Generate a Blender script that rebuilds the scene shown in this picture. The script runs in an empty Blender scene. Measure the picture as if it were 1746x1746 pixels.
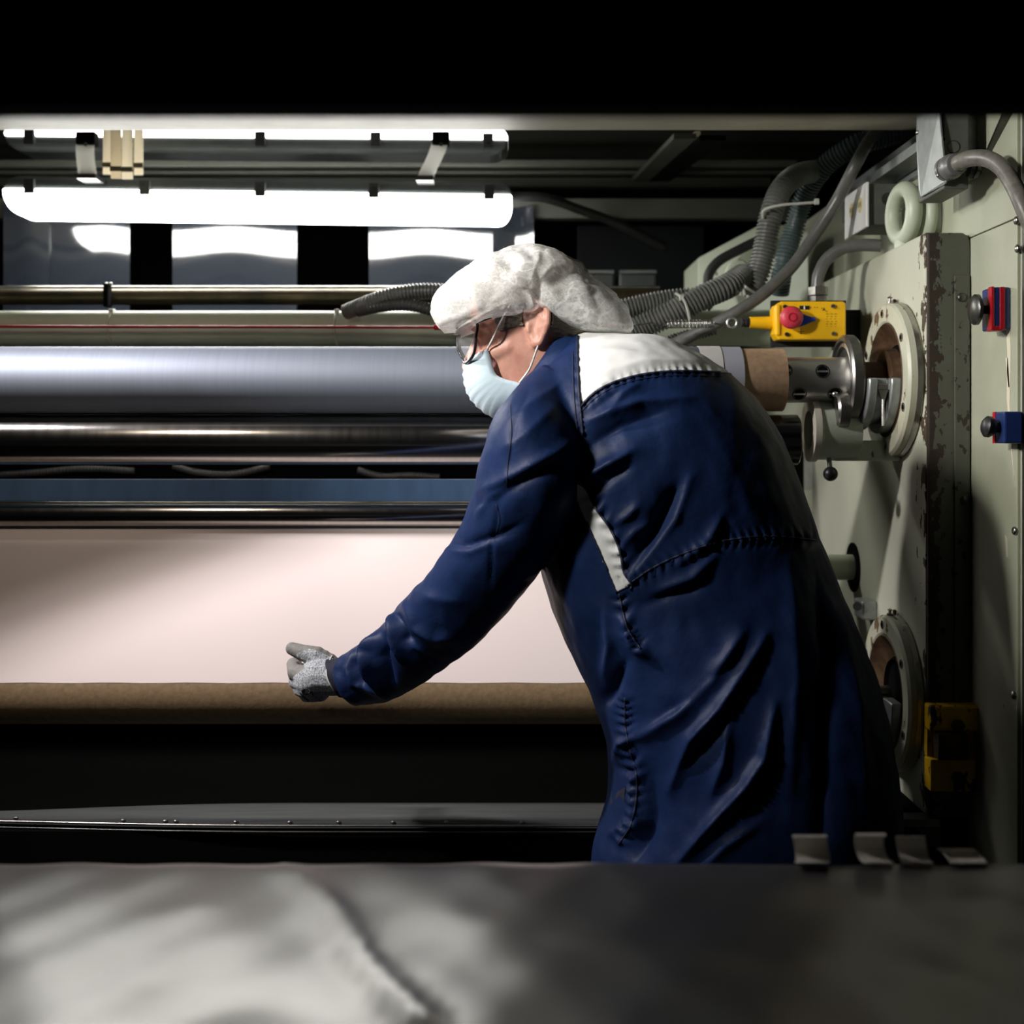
import bpy, bmesh, math, random
import numpy as np
from mathutils import Vector, Matrix, Quaternion
from mathutils.bvhtree import BVHTree
R = math.radians
sc = bpy.context.scene
COL = sc.collection
random.seed(7)
# ------------------------------------------------------------------ camera
F = 2100.0; CX = 873.0; HY = 740.0; EYE = 1.35
cam_d = bpy.data.cameras.new('camera'); cam = bpy.data.objects.new('camera', cam_d); COL.objects.link(cam)
cam.location = (0, 0, EYE); cam.rotation_euler = (R(90), 0, 0)
cam_d.sensor_width = 36; cam_d.lens = 36 * F / 1746
cam_d.shift_y = -(873 - HY) / 1746
cam_d.clip_start = 0.02
cam_d.dof.use_dof = True; cam_d.dof.focus_distance = 2.0; cam_d.dof.aperture_fstop = 3.6
sc.camera = cam
# ------------------------------------------------------------------ world, lamps, exposure
w = bpy.data.worlds.new('hall'); sc.world = w; w.use_nodes = True
w.node_tree.nodes['Background'].inputs[0].default_value = (0.6, 0.7, 0.8, 1)
w.node_tree.nodes['Background'].inputs[1].default_value = 0.006
def area(name, loc, target, sx, sy, power, col, spread=180):
    d = bpy.data.lights.new(name, 'AREA'); d.shape = 'RECTANGLE'; d.size = sx; d.size_y = sy
    d.energy = power; d.color = col; d.spread = R(spread)
    o = bpy.data.objects.new(name, d); COL.objects.link(o); o.location = loc
    o.rotation_euler = (Vector(target) - Vector(loc)).to_track_quat('-Z', 'Y').to_euler()
    return o
area('unseen_lamp', (-1.50, 1.70, 2.30), (-0.2, 2.45, 1.05), 0.08, 0.08, 7.4, (1.0, 0.94, 0.97), 80)
area('unseen_lamp', (-1.35, 1.68, 2.32), (-0.2, 2.45, 1.05), 0.08, 0.08, 2.8, (1.0, 0.93, 0.92), 80)
area('unseen_lamp', (-1.10, 1.12, 2.00), (0.65, 2.20, 1.50), 0.14, 0.14, 4.4, (1.0, 0.97, 0.92), 64)  # unseen front fill, added to brighten the face and side plate
area('unseen_lamp', (-0.90, 1.20, 2.10), (-0.80, 2.40, 1.30), 0.14, 0.14, 0.75, (1.0, 0.84, 0.68), 78)  # unseen warm fill, added to lift the shaded web and green tube
sc.view_settings.view_transform = 'Standard'; sc.view_settings.look = 'None'
sc.view_settings.exposure = 0.0; sc.view_settings.gamma = 1.0
sc.view_settings.use_curve_mapping = False

def P(px, py, Y):
    """the point at depth Y behind a pixel of the 1746 frame"""
    return Vector(((px - CX) / F * Y, Y, EYE - (py - HY) / F * Y))
# ------------------------------------------------------------------ object helpers
def wloc(o):
    v = Vector((0, 0, 0))
    while o is not None:
        v += o.location; o = o.parent
    return v
def tag(o, label=None, cat=None, group=None, kind=None):
    if label: o['label'] = label
    if cat: o['category'] = cat
    if group: o['group'] = group
    if kind: o['kind'] = kind
    return o
def thing(name, loc, label, cat, group=None):
    e = bpy.data.objects.new(name, None); COL.objects.link(e); e.location = loc
    e.empty_display_size = 0.05
    return tag(e, label, cat, group)
def obj(name, bm, mat, parent=None, smooth=None, bevel=0, label=None):
    """one mesh object from a bmesh (or mesh) given in world coordinates"""
    if isinstance(bm, bmesh.types.BMesh):
        me = bpy.data.meshes.new(name)
        bmesh.ops.recalc_face_normals(bm, faces=bm.faces)
        bm.to_mesh(me); bm.free()
    else:
        me = bm
    if mat is not None: me.materials.append(mat)
    o = bpy.data.objects.new(name, me); COL.objects.link(o)
    if parent is not None:
        me.transform(Matrix.Translation(-wloc(parent))); o.parent = parent
    else:
        co = np.empty(len(me.vertices) * 3); me.vertices.foreach_get('co', co); co = co.reshape(-1, 3)
        lo, hi = co.min(0), co.max(0)
        c = Vector(((lo[0] + hi[0]) / 2, (lo[1] + hi[1]) / 2, lo[2]))
        me.transform(Matrix.Translation(-c)); o.location = c
    if bevel:
        m = o.modifiers.new('bevel', 'BEVEL'); m.width = bevel; m.segments = 2; m.limit_method = 'ANGLE'; m.angle_limit = R(40)
    if smooth is not None:
        ang = R(smooth)
        me.shade_smooth()
        b2 = bmesh.new(); b2.from_mesh(me)
        for e in b2.edges:
            if len(e.link_faces) == 2 and e.calc_face_angle(0) > ang: e.smooth = False
        b2.to_mesh(me); b2.free()
    if label: o['label'] = label
    return o
def struct(name, bm, mat, **k):
    o = obj(name, bm, mat, **k); o['kind'] = 'structure'; return o
def box(x0, x1, y0, y1, z0, z1, bm=None):
    bm = bm or bmesh.new()
    v = [bm.verts.new((x, y, z)) for x in (x0, x1) for y in (y0, y1) for z in (z0, z1)]
    for f in ((0, 1, 3, 2), (4, 6, 7, 5), (0, 4, 5, 1), (2, 3, 7, 6), (0, 2, 6, 4), (1, 5, 7, 3)):
        bm.faces.new([v[i] for i in f])
    return bm
def frame_from(axis):
    a = Vector(axis).normalized()
    h = Vector((0, 0, 1)) if abs(a.z) < 0.9 else Vector((0, 1, 0))
    u = a.cross(h).normalized(); v = a.cross(u).normalized()
    return a, u, v
def lathe(origin, axis, prof, seg=48, bm=None, a0=0, a1=360, close=True):
    """revolve (t along axis, r) pairs; closed=False ends leaves open"""
    bm = bm or bmesh.new(); o = Vector(origin); a, u, v = frame_from(axis)
    full = abs(a1 - a0) >= 359.9
    n = seg if full else seg + 1
    rows = []
    for t, r in prof:
        if r < 1e-6 and full:
            rows.append([bm.verts.new(o + a * t)] * n)
        else:
            rows.append([bm.verts.new(o + a * t + (u * math.cos(R(a0) + R(a1 - a0) * i / seg) + v * math.sin(R(a0) + R(a1 - a0) * i / seg)) * r) for i in range(n)])
    m = seg
    for k in range(len(rows) - 1):
        for i in range(m):
            j = (i + 1) % n
            q = [rows[k][i], rows[k][j], rows[k + 1][j], rows[k + 1][i]]
            q2 = []
            for x in q:
                if x not in q2: q2.append(x)
            if len(q2) > 2:
                try: bm.faces.new(q2)
                except ValueError: pass
    if not full and close:
        for i in (0, n - 1):
            try: bm.faces.new([r[i] for r in rows])
            except ValueError: pass
    return bm
def cyl(p0, p1, r, seg=24, bm=None, ch=0.0, r1=None):
    p0, p1 = Vector(p0), Vector(p1); L = (p1 - p0).length; r1 = r if r1 is None else r1
    if ch: pr = [(0, 0), (0, r - ch), (ch, r), (L - ch, r1), (L, r1 - ch), (L, 0)]
    else: pr = [(0, 0), (0, r), (L, r1), (L, 0)]
    return lathe(p0, p1 - p0, pr, seg, bm)
def ring(origin, axis, t0, t1, r0, r1, seg=48, a0=0, a1=360, bm=None):
    return lathe(origin, axis, [(t0, r0), (t0, r1), (t1, r1), (t1, r0), (t0, r0)], seg, bm, a0, a1)
def sphere(c, r, bm=None, seg=16, scale=(1, 1, 1)):
    bm = bm or bmesh.new()
    m = Matrix.Translation(c) @ Matrix.Diagonal((*scale, 1))
    bmesh.ops.create_uvsphere(bm, u_segments=seg, v_segments=max(6, seg // 2), radius=r, matrix=m)
    return bm
def torus(c, axis, Rm, r, seg=40, ms=14, bm=None, a0=0, a1=360):
    bm = bm or bmesh.new()
    prof = [(r * math.sin(2 * math.pi * i / ms), Rm + r * math.cos(2 * math.pi * i / ms)) for i in range(ms + 1)]
    lathe(c, axis, prof, seg, bm, a0, a1)
    bmesh.ops.remove_doubles(bm, verts=bm.verts, dist=1e-6)
    return bm
def spline(pts, step=0.01):
    """Catmull-Rom through pts, resampled evenly"""
    pts = [Vector(p) for p in pts]
    q = [pts[0] * 2 - pts[1]] + pts + [pts[-1] * 2 - pts[-2]]
    fine = []
    for i in range(1, len(q) - 2):
        for k in range(24):
            t = k / 24
            a, b, c, d = q[i - 1], q[i], q[i + 1], q[i + 2]
            fine.append(0.5 * ((2 * b) + (c - a) * t + (2 * a - 5 * b + 4 * c - d) * t * t + (3 * b - a - 3 * c + d) * t ** 3))
    fine.append(pts[-1].copy())
    L = [0]
    for i in range(1, len(fine)): L.append(L[-1] + (fine[i] - fine[i - 1]).length)
    n = max(2, int(round(L[-1] / step)))
    out = []; j = 0
    for k in range(n + 1):
        s = L[-1] * k / n
        while j < len(L) - 2 and L[j + 1] < s: j += 1
        d = L[j + 1] - L[j]
        out.append(fine[j].lerp(fine[j + 1], (s - L[j]) / d if d > 1e-9 else 0))
    return out
def sweep(path, radii, seg=12, bm=None, cap=True, flat=1.0):
    """tube along path; radii one number or a list; frames carried along"""
    bm = bm or bmesh.new(); n = len(path)
    if not hasattr(radii, '__len__'): radii = [radii] * n
    t = (path[1] - path[0]).normalized(); _, u, v = frame_from(t)
    rows = []
    for i in range(n):
        t2 = (path[min(i + 1, n - 1)] - path[max(i - 1, 0)])
        t2 = t2.normalized() if t2.length > 1e-9 else t
        q = t.rotation_difference(t2); u = q @ u; v = q @ v; t = t2
        rows.append([bm.verts.new(path[i] + (u * math.cos(2 * math.pi * k / seg) + v * flat * math.sin(2 * math.pi * k / seg)) * radii[i]) for k in range(seg)])
    for i in range(n - 1):
        for k in range(seg):
            bm.faces.new((rows[i][k], rows[i][(k + 1) % seg], rows[i + 1][(k + 1) % seg], rows[i + 1][k]))
    if cap:
        bm.faces.new(rows[0][::-1]); bm.faces.new(rows[-1])
    return bm
def tube(pts, r, seg=12, step=0.01, bm=None):
    return sweep(spline(pts, step), r, seg, bm)
def corrugated(pts, r, pitch=0.0062, seg=18, depth=0.12):
    path = spline(pts, pitch / 4)
    rad = [r if (i % 4) in (1, 2) else r * (1 - depth) for i in range(len(path))]
    return sweep(path, rad, seg)
def prism(poly, vec, bm=None):
    """polygon of Vectors extruded by vec"""
    bm = bm or bmesh.new()
    a = [bm.verts.new(p) for p in poly]; b = [bm.verts.new(Vector(p) + Vector(vec)) for p in poly]
    n = len(a)
    bm.faces.new(a); bm.faces.new(b[::-1])
    for i in range(n): bm.faces.new((a[i], a[(i + 1) % n], b[(i + 1) % n], b[i]))
    return bm
def ribbon(path, wvec, th, bm=None):
    """flat strip: path of Vectors, wvec width vector, th thickness"""
    bm = bm or bmesh.new(); n = len(path); rows = []
    wv = Vector(wvec)
    for i in range(n):
        t = (path[min(i + 1, n - 1)] - path[max(i - 1, 0)]).normalized()
        nn = t.cross(wv).normalized() * th / 2
        c = path[i]
        rows.append([bm.verts.new(c - wv / 2 - nn), bm.verts.new(c + wv / 2 - nn), bm.verts.new(c + wv / 2 + nn), bm.verts.new(c - wv / 2 + nn)])
    for i in range(n - 1):
        for k in range(4): bm.faces.new((rows[i][k], rows[i][(k + 1) % 4], rows[i + 1][(k + 1) % 4], rows[i + 1][k]))
    bm.faces.new(rows[0][::-1]); bm.faces.new(rows[-1])
    return bm
# ------------------------------------------------------------------ materials
MATS = {}
def nodes(name):
    m = bpy.data.materials.new(name); m.use_nodes = True
    nt = m.node_tree; return m, nt, nt.nodes['Principled BSDF']
def N(nt, kind, **k):
    n = nt.nodes.new(kind)
    for a, b in k.items():
        if a.startswith('i_'): n.inputs[a[2:].replace('_', ' ')].default_value = b
        else: setattr(n, a, b)
    return n
def rgb(c): return (c[0], c[1], c[2], 1)
def mat(name, col, rough=0.5, metal=0.0, var=0.0, vscale=8.0, stretch=(1, 1, 1), bump=0.0, bscale=60.0, rvar=0.0, col2=None, spec=None, bdist=0.002):
    """plain procedural surface: colour varied by noise, fine bump, varied gloss"""
    if name in MATS: return MATS[name]
    m, nt, p = nodes(name); L = nt.links
    tc = N(nt, 'ShaderNodeTexCoord'); mp = N(nt, 'ShaderNodeMapping'); mp.inputs['Scale'].default_value = stretch
    L.new(tc.outputs['Object'], mp.inputs['Vector'])
    nz = N(nt, 'ShaderNodeTexNoise', i_Scale=vscale, i_Detail=6.0, i_Roughness=0.6); L.new(mp.outputs['Vector'], nz.inputs['Vector'])
    if col2 is None: col2 = tuple(c * (1 - var) for c in col)
    mx = N(nt, 'ShaderNodeMix', data_type='RGBA'); mx.inputs['A'].default_value = rgb(col); mx.inputs['B'].default_value = rgb(col2)
    rp = N(nt, 'ShaderNodeMapRange'); rp.inputs['From Min'].default_value = 0.35; rp.inputs['From Max'].default_value = 0.68
    L.new(nz.outputs['Fac'], rp.inputs['Value']); L.new(rp.outputs['Result'], mx.inputs['Factor'])
    L.new(mx.outputs['Result'], p.inputs['Base Color'])
    p.inputs['Roughness'].default_value = rough; p.inputs['Metallic'].default_value = metal
    if spec is not None: p.inputs['Specular IOR Level'].default_value = spec
    if rvar:
        rr = N(nt, 'ShaderNodeMapRange'); rr.inputs['To Min'].default_value = max(0.02, rough - rvar); rr.inputs['To Max'].default_value = rough + rvar
        L.new(nz.outputs['Fac'], rr.inputs['Value']); L.new(rr.outputs['Result'], p.inputs['Roughness'])
    if bump:
        n2 = N(nt, 'ShaderNodeTexNoise', i_Scale=bscale, i_Detail=4.0); L.new(mp.outputs['Vector'], n2.inputs['Vector'])
        bp = N(nt, 'ShaderNodeBump', i_Strength=bump, i_Distance=bdist); L.new(n2.outputs['Fac'], bp.inputs['Height']); L.new(bp.outputs['Normal'], p.inputs['Normal'])
    MATS[name] = m; return m
def chipped(name, col, under, amount=0.62, scale=18.0, rough=0.45, dirt=(0.2, 0.2, 0.14), dirt_amt=0.4, edge=None):
    """old machine paint: grime clouds, chips that show rusty metal. edge=(axis,value,width): more chips close to that plane of the object"""
    if name in MATS: return MATS[name]
    m, nt, p = nodes(name); L = nt.links
    tc = N(nt, 'ShaderNodeTexCoord')
    big = N(nt, 'ShaderNodeTexNoise', i_Scale=3.2, i_Detail=7.0, i_Roughness=0.65); L.new(tc.outputs['Object'], big.inputs['Vector'])
    r1 = N(nt, 'ShaderNodeMapRange'); r1.inputs['From Min'].default_value = 0.42; r1.inputs['From Max'].default_value = 0.75; r1.inputs['To Max'].default_value = dirt_amt
    L.new(big.outputs['Fac'], r1.inputs['Value'])
    a = N(nt, 'ShaderNodeMix', data_type='RGBA'); a.inputs['A'].default_value = rgb(col); a.inputs['B'].default_value = rgb(dirt)
    L.new(r1.outputs['Result'], a.inputs['Factor'])
    mp = N(nt, 'ShaderNodeMapping'); mp.inputs['Scale'].default_value = (1.3, 1.3, 0.75); L.new(tc.outputs['Object'], mp.inputs['Vector'])
    ch = N(nt, 'ShaderNodeTexNoise', i_Scale=scale, i_Detail=5.0, i_Roughness=0.6); L.new(mp.outputs['Vector'], ch.inputs['Vector'])
    val = ch.outputs['Fac']
    if edge:
        sx = N(nt, 'ShaderNodeSeparateXYZ'); L.new(tc.outputs['Object'], sx.inputs['Vector'])
        d = N(nt, 'ShaderNodeMapRange'); d.inputs['From Min'].default_value = edge[1]; d.inputs['From Max'].default_value = edge[1] + edge[2]
        d.inputs['To Min'].default_value = edge[3]; d.inputs['To Max'].default_value = 0.0
        L.new(sx.outputs[edge[0]], d.inputs['Value'])
        ad = N(nt, 'ShaderNodeMath', operation='ADD'); L.new(val, ad.inputs[0]); L.new(d.outputs['Result'], ad.inputs[1]); val = ad.outputs[0]
    r2 = N(nt, 'ShaderNodeMapRange'); r2.inputs['From Min'].default_value = amount; r2.inputs['From Max'].default_value = amount + 0.015
    L.new(val, r2.inputs['Value'])
    fn = N(nt, 'ShaderNodeTexNoise', i_Scale=90.0, i_Detail=3.0); L.new(tc.outputs['Object'], fn.inputs['Vector'])
    rust = N(nt, 'ShaderNodeMix', data_type='RGBA'); rust.inputs['A'].default_value = rgb(under); rust.inputs['B'].default_value = rgb(tuple(c * 0.35 for c in under))
    L.new(fn.outputs['Fac'], rust.inputs['Factor'])
    b = N(nt, 'ShaderNodeMix', data_type='RGBA'); L.new(a.outputs['Result'], b.inputs['A']); L.new(rust.outputs['Result'], b.inputs['B']); L.new(r2.outputs['Result'], b.inputs['Factor'])
    L.new(b.outputs['Result'], p.inputs['Base Color'])
    rr = N(nt, 'ShaderNodeMapRange'); rr.inputs['To Min'].default_value = rough; rr.inputs['To Max'].default_value = 0.7
    L.new(r2.outputs['Result'], rr.inputs['Value']); L.new(rr.outputs['Result'], p.inputs['Roughness'])
    bp = N(nt, 'ShaderNodeBump', i_Strength=0.5, i_Distance=0.0012); bp.invert = True
    sm = N(nt, 'ShaderNodeMath', operation='MULTIPLY_ADD'); sm.inputs[1].default_value = 0.15
    L.new(fn.outputs['Fac'], sm.inputs[0]); L.new(r2.outputs['Result'], sm.inputs[2])
    L.new(sm.outputs[0], bp.inputs['Height']); L.new(bp.outputs['Normal'], p.inputs['Normal'])
    MATS[name] = m; return m
def emit(name, col, strength):
    m, nt, p = nodes(name)
    p.inputs['Base Color'].default_value = (0.9, 0.9, 0.88, 1)
    p.inputs['Emission Color'].default_value = rgb(col); p.inputs['Emission Strength'].default_value = strength
    tc = N(nt, 'ShaderNodeTexCoord'); nz = N(nt, 'ShaderNodeTexNoise', i_Scale=30.0); nt.links.new(tc.outputs['Object'], nz.inputs['Vector'])
    bp = N(nt, 'ShaderNodeBump', i_Strength=0.05); nt.links.new(nz.outputs['Fac'], bp.inputs['Height']); nt.links.new(bp.outputs['Normal'], p.inputs['Normal'])
    return m
def clear(name, col, rough=0.1, opac=0.25, vscale=6.0, var=0.2):
    """thin clear plastic: partly see-through, glossy"""
    if name in MATS: return MATS[name]
    m, nt, p = nodes(name); L = nt.links
    p.inputs['Base Color'].default_value = rgb(col); p.inputs['Roughness'].default_value = rough
    tc = N(nt, 'ShaderNodeTexCoord'); nz = N(nt, 'ShaderNodeTexNoise', i_Scale=vscale, i_Detail=5.0); L.new(tc.outputs['Object'], nz.inputs['Vector'])
    rr = N(nt, 'ShaderNodeMapRange'); rr.inputs['To Min'].default_value = opac - var; rr.inputs['To Max'].default_value = opac + var; L.new(nz.outputs['Fac'], rr.inputs['Value'])
    tr = N(nt, 'ShaderNodeBsdfTransparent'); ms = N(nt, 'ShaderNodeMixShader')
    L.new(rr.outputs['Result'], ms.inputs[0]); L.new(tr.outputs[0], ms.inputs[1]); L.new(p.outputs[0], ms.inputs[2])
    L.new(ms.outputs[0], nt.nodes['Material Output'].inputs['Surface'])
    MATS[name] = m; return m

black_paint = mat('black_paint', (0.006, 0.006, 0.006), 0.7, var=0.3, bump=0.1)
void_black = mat('void_black', (0.003, 0.003, 0.003), 0.9, var=0.3, bump=0.1, spec=0.05)  # near-black for black parts, also paints shade on beam and screen
dark_olive = mat('dark_olive_paint', (0.055, 0.058, 0.045), 0.55, var=0.4, vscale=3, bump=0.1)
ceil_paint = mat('ceiling_paint', (0.065, 0.068, 0.055), 0.45, var=0.3, vscale=3, bump=0.1)
clip_pl = mat('dark_clip_plastic', (0.035, 0.04, 0.04), 0.5, var=0.2, bump=0.05)
cream_paint = mat('cream_paint', (0.70, 0.66, 0.54), 0.5, var=0.25, vscale=5, bump=0.1)
ivory = mat('ivory_plastic', (0.75, 0.72, 0.64), 0.4, var=0.12, vscale=12, bump=0.05)
white_pl = mat('white_plastic', (0.80, 0.80, 0.78), 0.35, var=0.06, vscale=10, bump=0.04)
grey_pl = mat('grey_fixture_plastic', (0.075, 0.085, 0.085), 0.5, var=0.25, vscale=14, bump=0.08)
black_pl = mat('black_plastic', (0.012, 0.012, 0.013), 0.4, var=0.3, bump=0.05)
rubber = mat('black_rubber', (0.02, 0.02, 0.021), 0.55, var=0.4, vscale=30, bump=0.1)
hose_grey = mat('grey_hose_plastic', (0.19, 0.195, 0.18), 0.35, var=0.45, vscale=14, bump=0.08)
hose_teal = mat('teal_grey_hose_plastic', (0.085, 0.125, 0.125), 0.38, var=0.4, vscale=14, bump=0.08)
hose_dark = mat('charcoal_hose_plastic', (0.075, 0.075, 0.07), 0.35, var=0.4, vscale=14, bump=0.08)
cable_grey = mat('grey_cable_sheath', (0.13, 0.13, 0.12), 0.35, var=0.4, vscale=25, bump=0.1)
conduit_grey = mat('mottled_conduit_sheath', (0.22, 0.21, 0.18), 0.4, var=0.5, vscale=60, bump=0.1)
green_paint = chipped('pale_green_paint', (0.52, 0.58, 0.45), (0.12, 0.09, 0.05), 0.70, 14, 0.42, (0.20, 0.24, 0.17), 0.5)
panel_paint = chipped('panel_green_paint', (0.42, 0.44, 0.33), (0.16, 0.13, 0.08), 0.73, 26, 0.4, (0.24, 0.25, 0.17), 0.6)
slab_paint = chipped('slab_green_paint', (0.50, 0.51, 0.40), (0.075, 0.045, 0.022), 0.73, 34, 0.42, (0.36, 0.38, 0.29), 0.5, edge=('Y', -0.625, 0.11, 0.24))
slab_edge = chipped('worn_edge_paint', (0.085, 0.09, 0.066), (0.035, 0.022, 0.012), 0.60, 48, 0.55, (0.05, 0.05, 0.035), 0.8, edge=('X', -0.040, 0.034, 0.30))
flange_paint = chipped('flange_paint', (0.48, 0.49, 0.38), (0.17, 0.10, 0.045), 0.56, 16, 0.45, (0.28, 0.22, 0.12), 0.7)
rust = mat('brown_rust', (0.10, 0.055, 0.024), 0.6, 0.3, col2=(0.03, 0.016, 0.008), vscale=30, bump=0.5, bscale=120)
chrome = mat('chrome', (0.86, 0.86, 0.83), 0.36, 1.0, var=0.1, vscale=20, rvar=0.05)
roller_chrome = mat('roller_chrome', (0.42, 0.41, 0.39), 0.18, 1.0, var=0.12, vscale=4, stretch=(18, 1, 1), rvar=0.05)
steel = mat('worn_steel', (0.45, 0.44, 0.41), 0.32, 1.0, var=0.35, vscale=40, bump=0.15, rvar=0.12)
dark_steel = mat('dark_steel', (0.12, 0.12, 0.11), 0.35, 0.9, var=0.4, vscale=20, bump=0.1)
galv = mat('galvanised_steel', (0.40, 0.43, 0.42), 0.42, 0.7, var=0.25, vscale=40, bump=0.1)
box_grey = mat('grey_box_steel', (0.13, 0.135, 0.12), 0.5, 0.2, var=0.3, vscale=20, bump=0.1)
foil = mat('grey_foil', (0.22, 0.25, 0.30), 0.60, 0.6, var=0.08, vscale=3, stretch=(60, 1, 1))
foil_label = mat('lavender_grey_paper', (0.50, 0.52, 0.58), 0.5, var=0.06, bump=0.05)
white_paper = mat('white_paper', (0.80, 0.80, 0.74), 0.6, var=0.05, bump=0.05)
kraft = mat('kraft_card', (0.56, 0.37, 0.22), 0.75, var=0.25, vscale=90, stretch=(1, 1, 1), bump=0.15, bscale=200)
kraft_shaded = mat('shaded_kraft_card', (0.23, 0.155, 0.075), 0.8, var=0.3, vscale=90, bump=0.15, bscale=200)  # same card as kraft, darkened for the shade on the lower core
web_paper = mat('pale_pink_web', (0.80, 0.70, 0.66), 0.6, var=0.03, vscale=2, bump=0.02)
blue_mat = mat('blue_band', (0.10, 0.20, 0.38), 0.5, var=0.25, vscale=6, stretch=(4, 1, 1), bump=0.05)
pipe_rust = mat('rusty_pipe', (0.10, 0.075, 0.045), 0.35, 0.6, col2=(0.03, 0.025, 0.015), vscale=9, bump=0.2, rvar=0.1)
yellow = mat('yellow_enamel', (0.85, 0.48, 0.008), 0.32, var=0.12, vscale=12, bump=0.05)
yellow_worn = chipped('worn_yellow_enamel', (0.85, 0.50, 0.01), (0.06, 0.035, 0.015), 0.58, 30, 0.35, (0.35, 0.19, 0.01), 0.8)
red_pl = mat('red_button_plastic', (0.55, 0.035, 0.06), 0.45, var=0.15, vscale=60, bump=0.2, bscale=150)
red_gloss = mat('red_gloss', (0.42, 0.01, 0.02), 0.25, var=0.2, bump=0.05)
blue_pl = mat('blue_plastic', (0.012, 0.05, 0.42), 0.35, var=0.15, bump=0.05)
blue_dark = mat('dark_blue_enamel', (0.015, 0.035, 0.14), 0.3, var=0.2, bump=0.05)
red_cord_m = mat('red_cord', (0.42, 0.015, 0.02), 0.45, var=0.2, vscale=80, bump=0.1)
tie_m = mat('nylon_tie', (0.55, 0.56, 0.50), 0.4, var=0.1, bump=0.05)
sheet_m = mat('grey_plastic_sheet', (0.22, 0.215, 0.21), 0.30, 0.55, var=0.12, vscale=3, bump=0.12, bscale=4.0, bdist=0.02, rvar=0.04)
tape_m = mat('cream_paper_tape', (0.84, 0.80, 0.70), 0.6, var=0.25, vscale=30, bump=0.1)
concrete = mat('sealed_concrete', (0.06, 0.06, 0.058), 0.6, var=0.3, vscale=4, bump=0.15)
apron_m = mat('scuffed_dark_metal', (0.10, 0.105, 0.105), 0.5, 0.5, var=0.35, vscale=6, stretch=(1, 14, 1), bump=0.1)
strip_pl = clear('clear_strip_plastic', (0.018, 0.022, 0.03), 0.07, 0.80, 5.0, 0.1)
strip_pl.node_tree.nodes['Principled BSDF'].inputs['IOR'].default_value = 2.0

def backlit(name, col):
    """thin white plastic that lets some of the lamp behind it through"""
    m, nt, p = nodes(name); L = nt.links
    p.inputs['Base Color'].default_value = rgb(col); p.inputs['Roughness'].default_value = .45
    tc = N(nt, 'ShaderNodeTexCoord'); nz = N(nt, 'ShaderNodeTexNoise', i_Scale=9.0, i_Detail=4.0); L.new(tc.outputs['Object'], nz.inputs['Vector'])
    rr = N(nt, 'ShaderNodeMapRange'); rr.inputs['To Min'].default_value = .45; rr.inputs['To Max'].default_value = .7; L.new(nz.outputs['Fac'], rr.inputs['Value'])
    tl = N(nt, 'ShaderNodeBsdfTranslucent'); tl.inputs['Color'].default_value = rgb(col); ms = N(nt, 'ShaderNodeMixShader')
    L.new(rr.outputs['Result'], ms.inputs[0]); L.new(p.outputs[0], ms.inputs[1]); L.new(tl.outputs[0], ms.inputs[2]); L.new(ms.outputs[0], nt.nodes['Material Output'].inputs['Surface'])
    return m
strap_white = backlit('translucent_white', (0.85, 0.85, 0.82)); duct_ivory = backlit('translucent_ivory', (0.82, 0.77, 0.66)); duct_cream = backlit('translucent_cream', (0.66, 0.60, 0.48))
# ------------------------------------------------------------------ the setting
struct('floor', box(-3.2, 2.4, -1.0, 4.6, -0.05, 0.0), concrete)
struct('wall_back', box(-3.2, 2.4, 4.5, 4.6, 0.0, 2.6), void_black)
struct('ceiling', box(-3.2, 2.4, 2.6, 4.5, 2.3, 2.36), dark_olive)
# ================================================================== overhead structure
XL = -1.65                                  # the machine runs on past the frame on this side
t = thing('overhead_beam', (0, 0.85, 1.56), 'beam painted black for its shade, close overhead across the top of the picture', 'beam')
obj('web_plate', box(-1.2, 1.2, 0.82, 0.85, 1.5686, 2.2), void_black, t)  # near-black colour stands in for the unlit face of the beam
obj('flange_plate', box(-1.2, 1.2, 0.85, 0.95, 1.62, 1.64), void_black, t)
t = thing('cross_beam', (0, 2.32, 1.955), 'cream painted crossbeam lit from below, under the overhead beam painted black', 'beam')
zc = P(0, 222, 2.45).z
obj('channel', prism([Vector((XL - .4, y, q)) for y, q in ((2.14, zc - .046), (2.45, zc), (2.45, zc + .16), (2.14, zc + .16))], (.80 - XL + .4, 0, 0)), cream_paint, t, bevel=0.003)
obj('lip', box(XL - .4, 0.80, 2.45, 2.47, zc + 0.03, zc + 0.05), dark_olive, t)
# unseen plate added beyond the frame edge; its slanted edge shades the web
obj('shade_plate', prism([Vector(v) for v in ((-.904, 2.035, 1.732), (-1.60, 1.914, 1.50), (-1.75, 1.89, 1.45), (-1.75, 2.035, 1.745))], (0, .006, .006)), dark_olive, t)
obj('shade_plate_arm', box(-1.62, -1.59, 2.03, 2.16, 1.72, 2.0), dark_olive, t)
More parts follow.
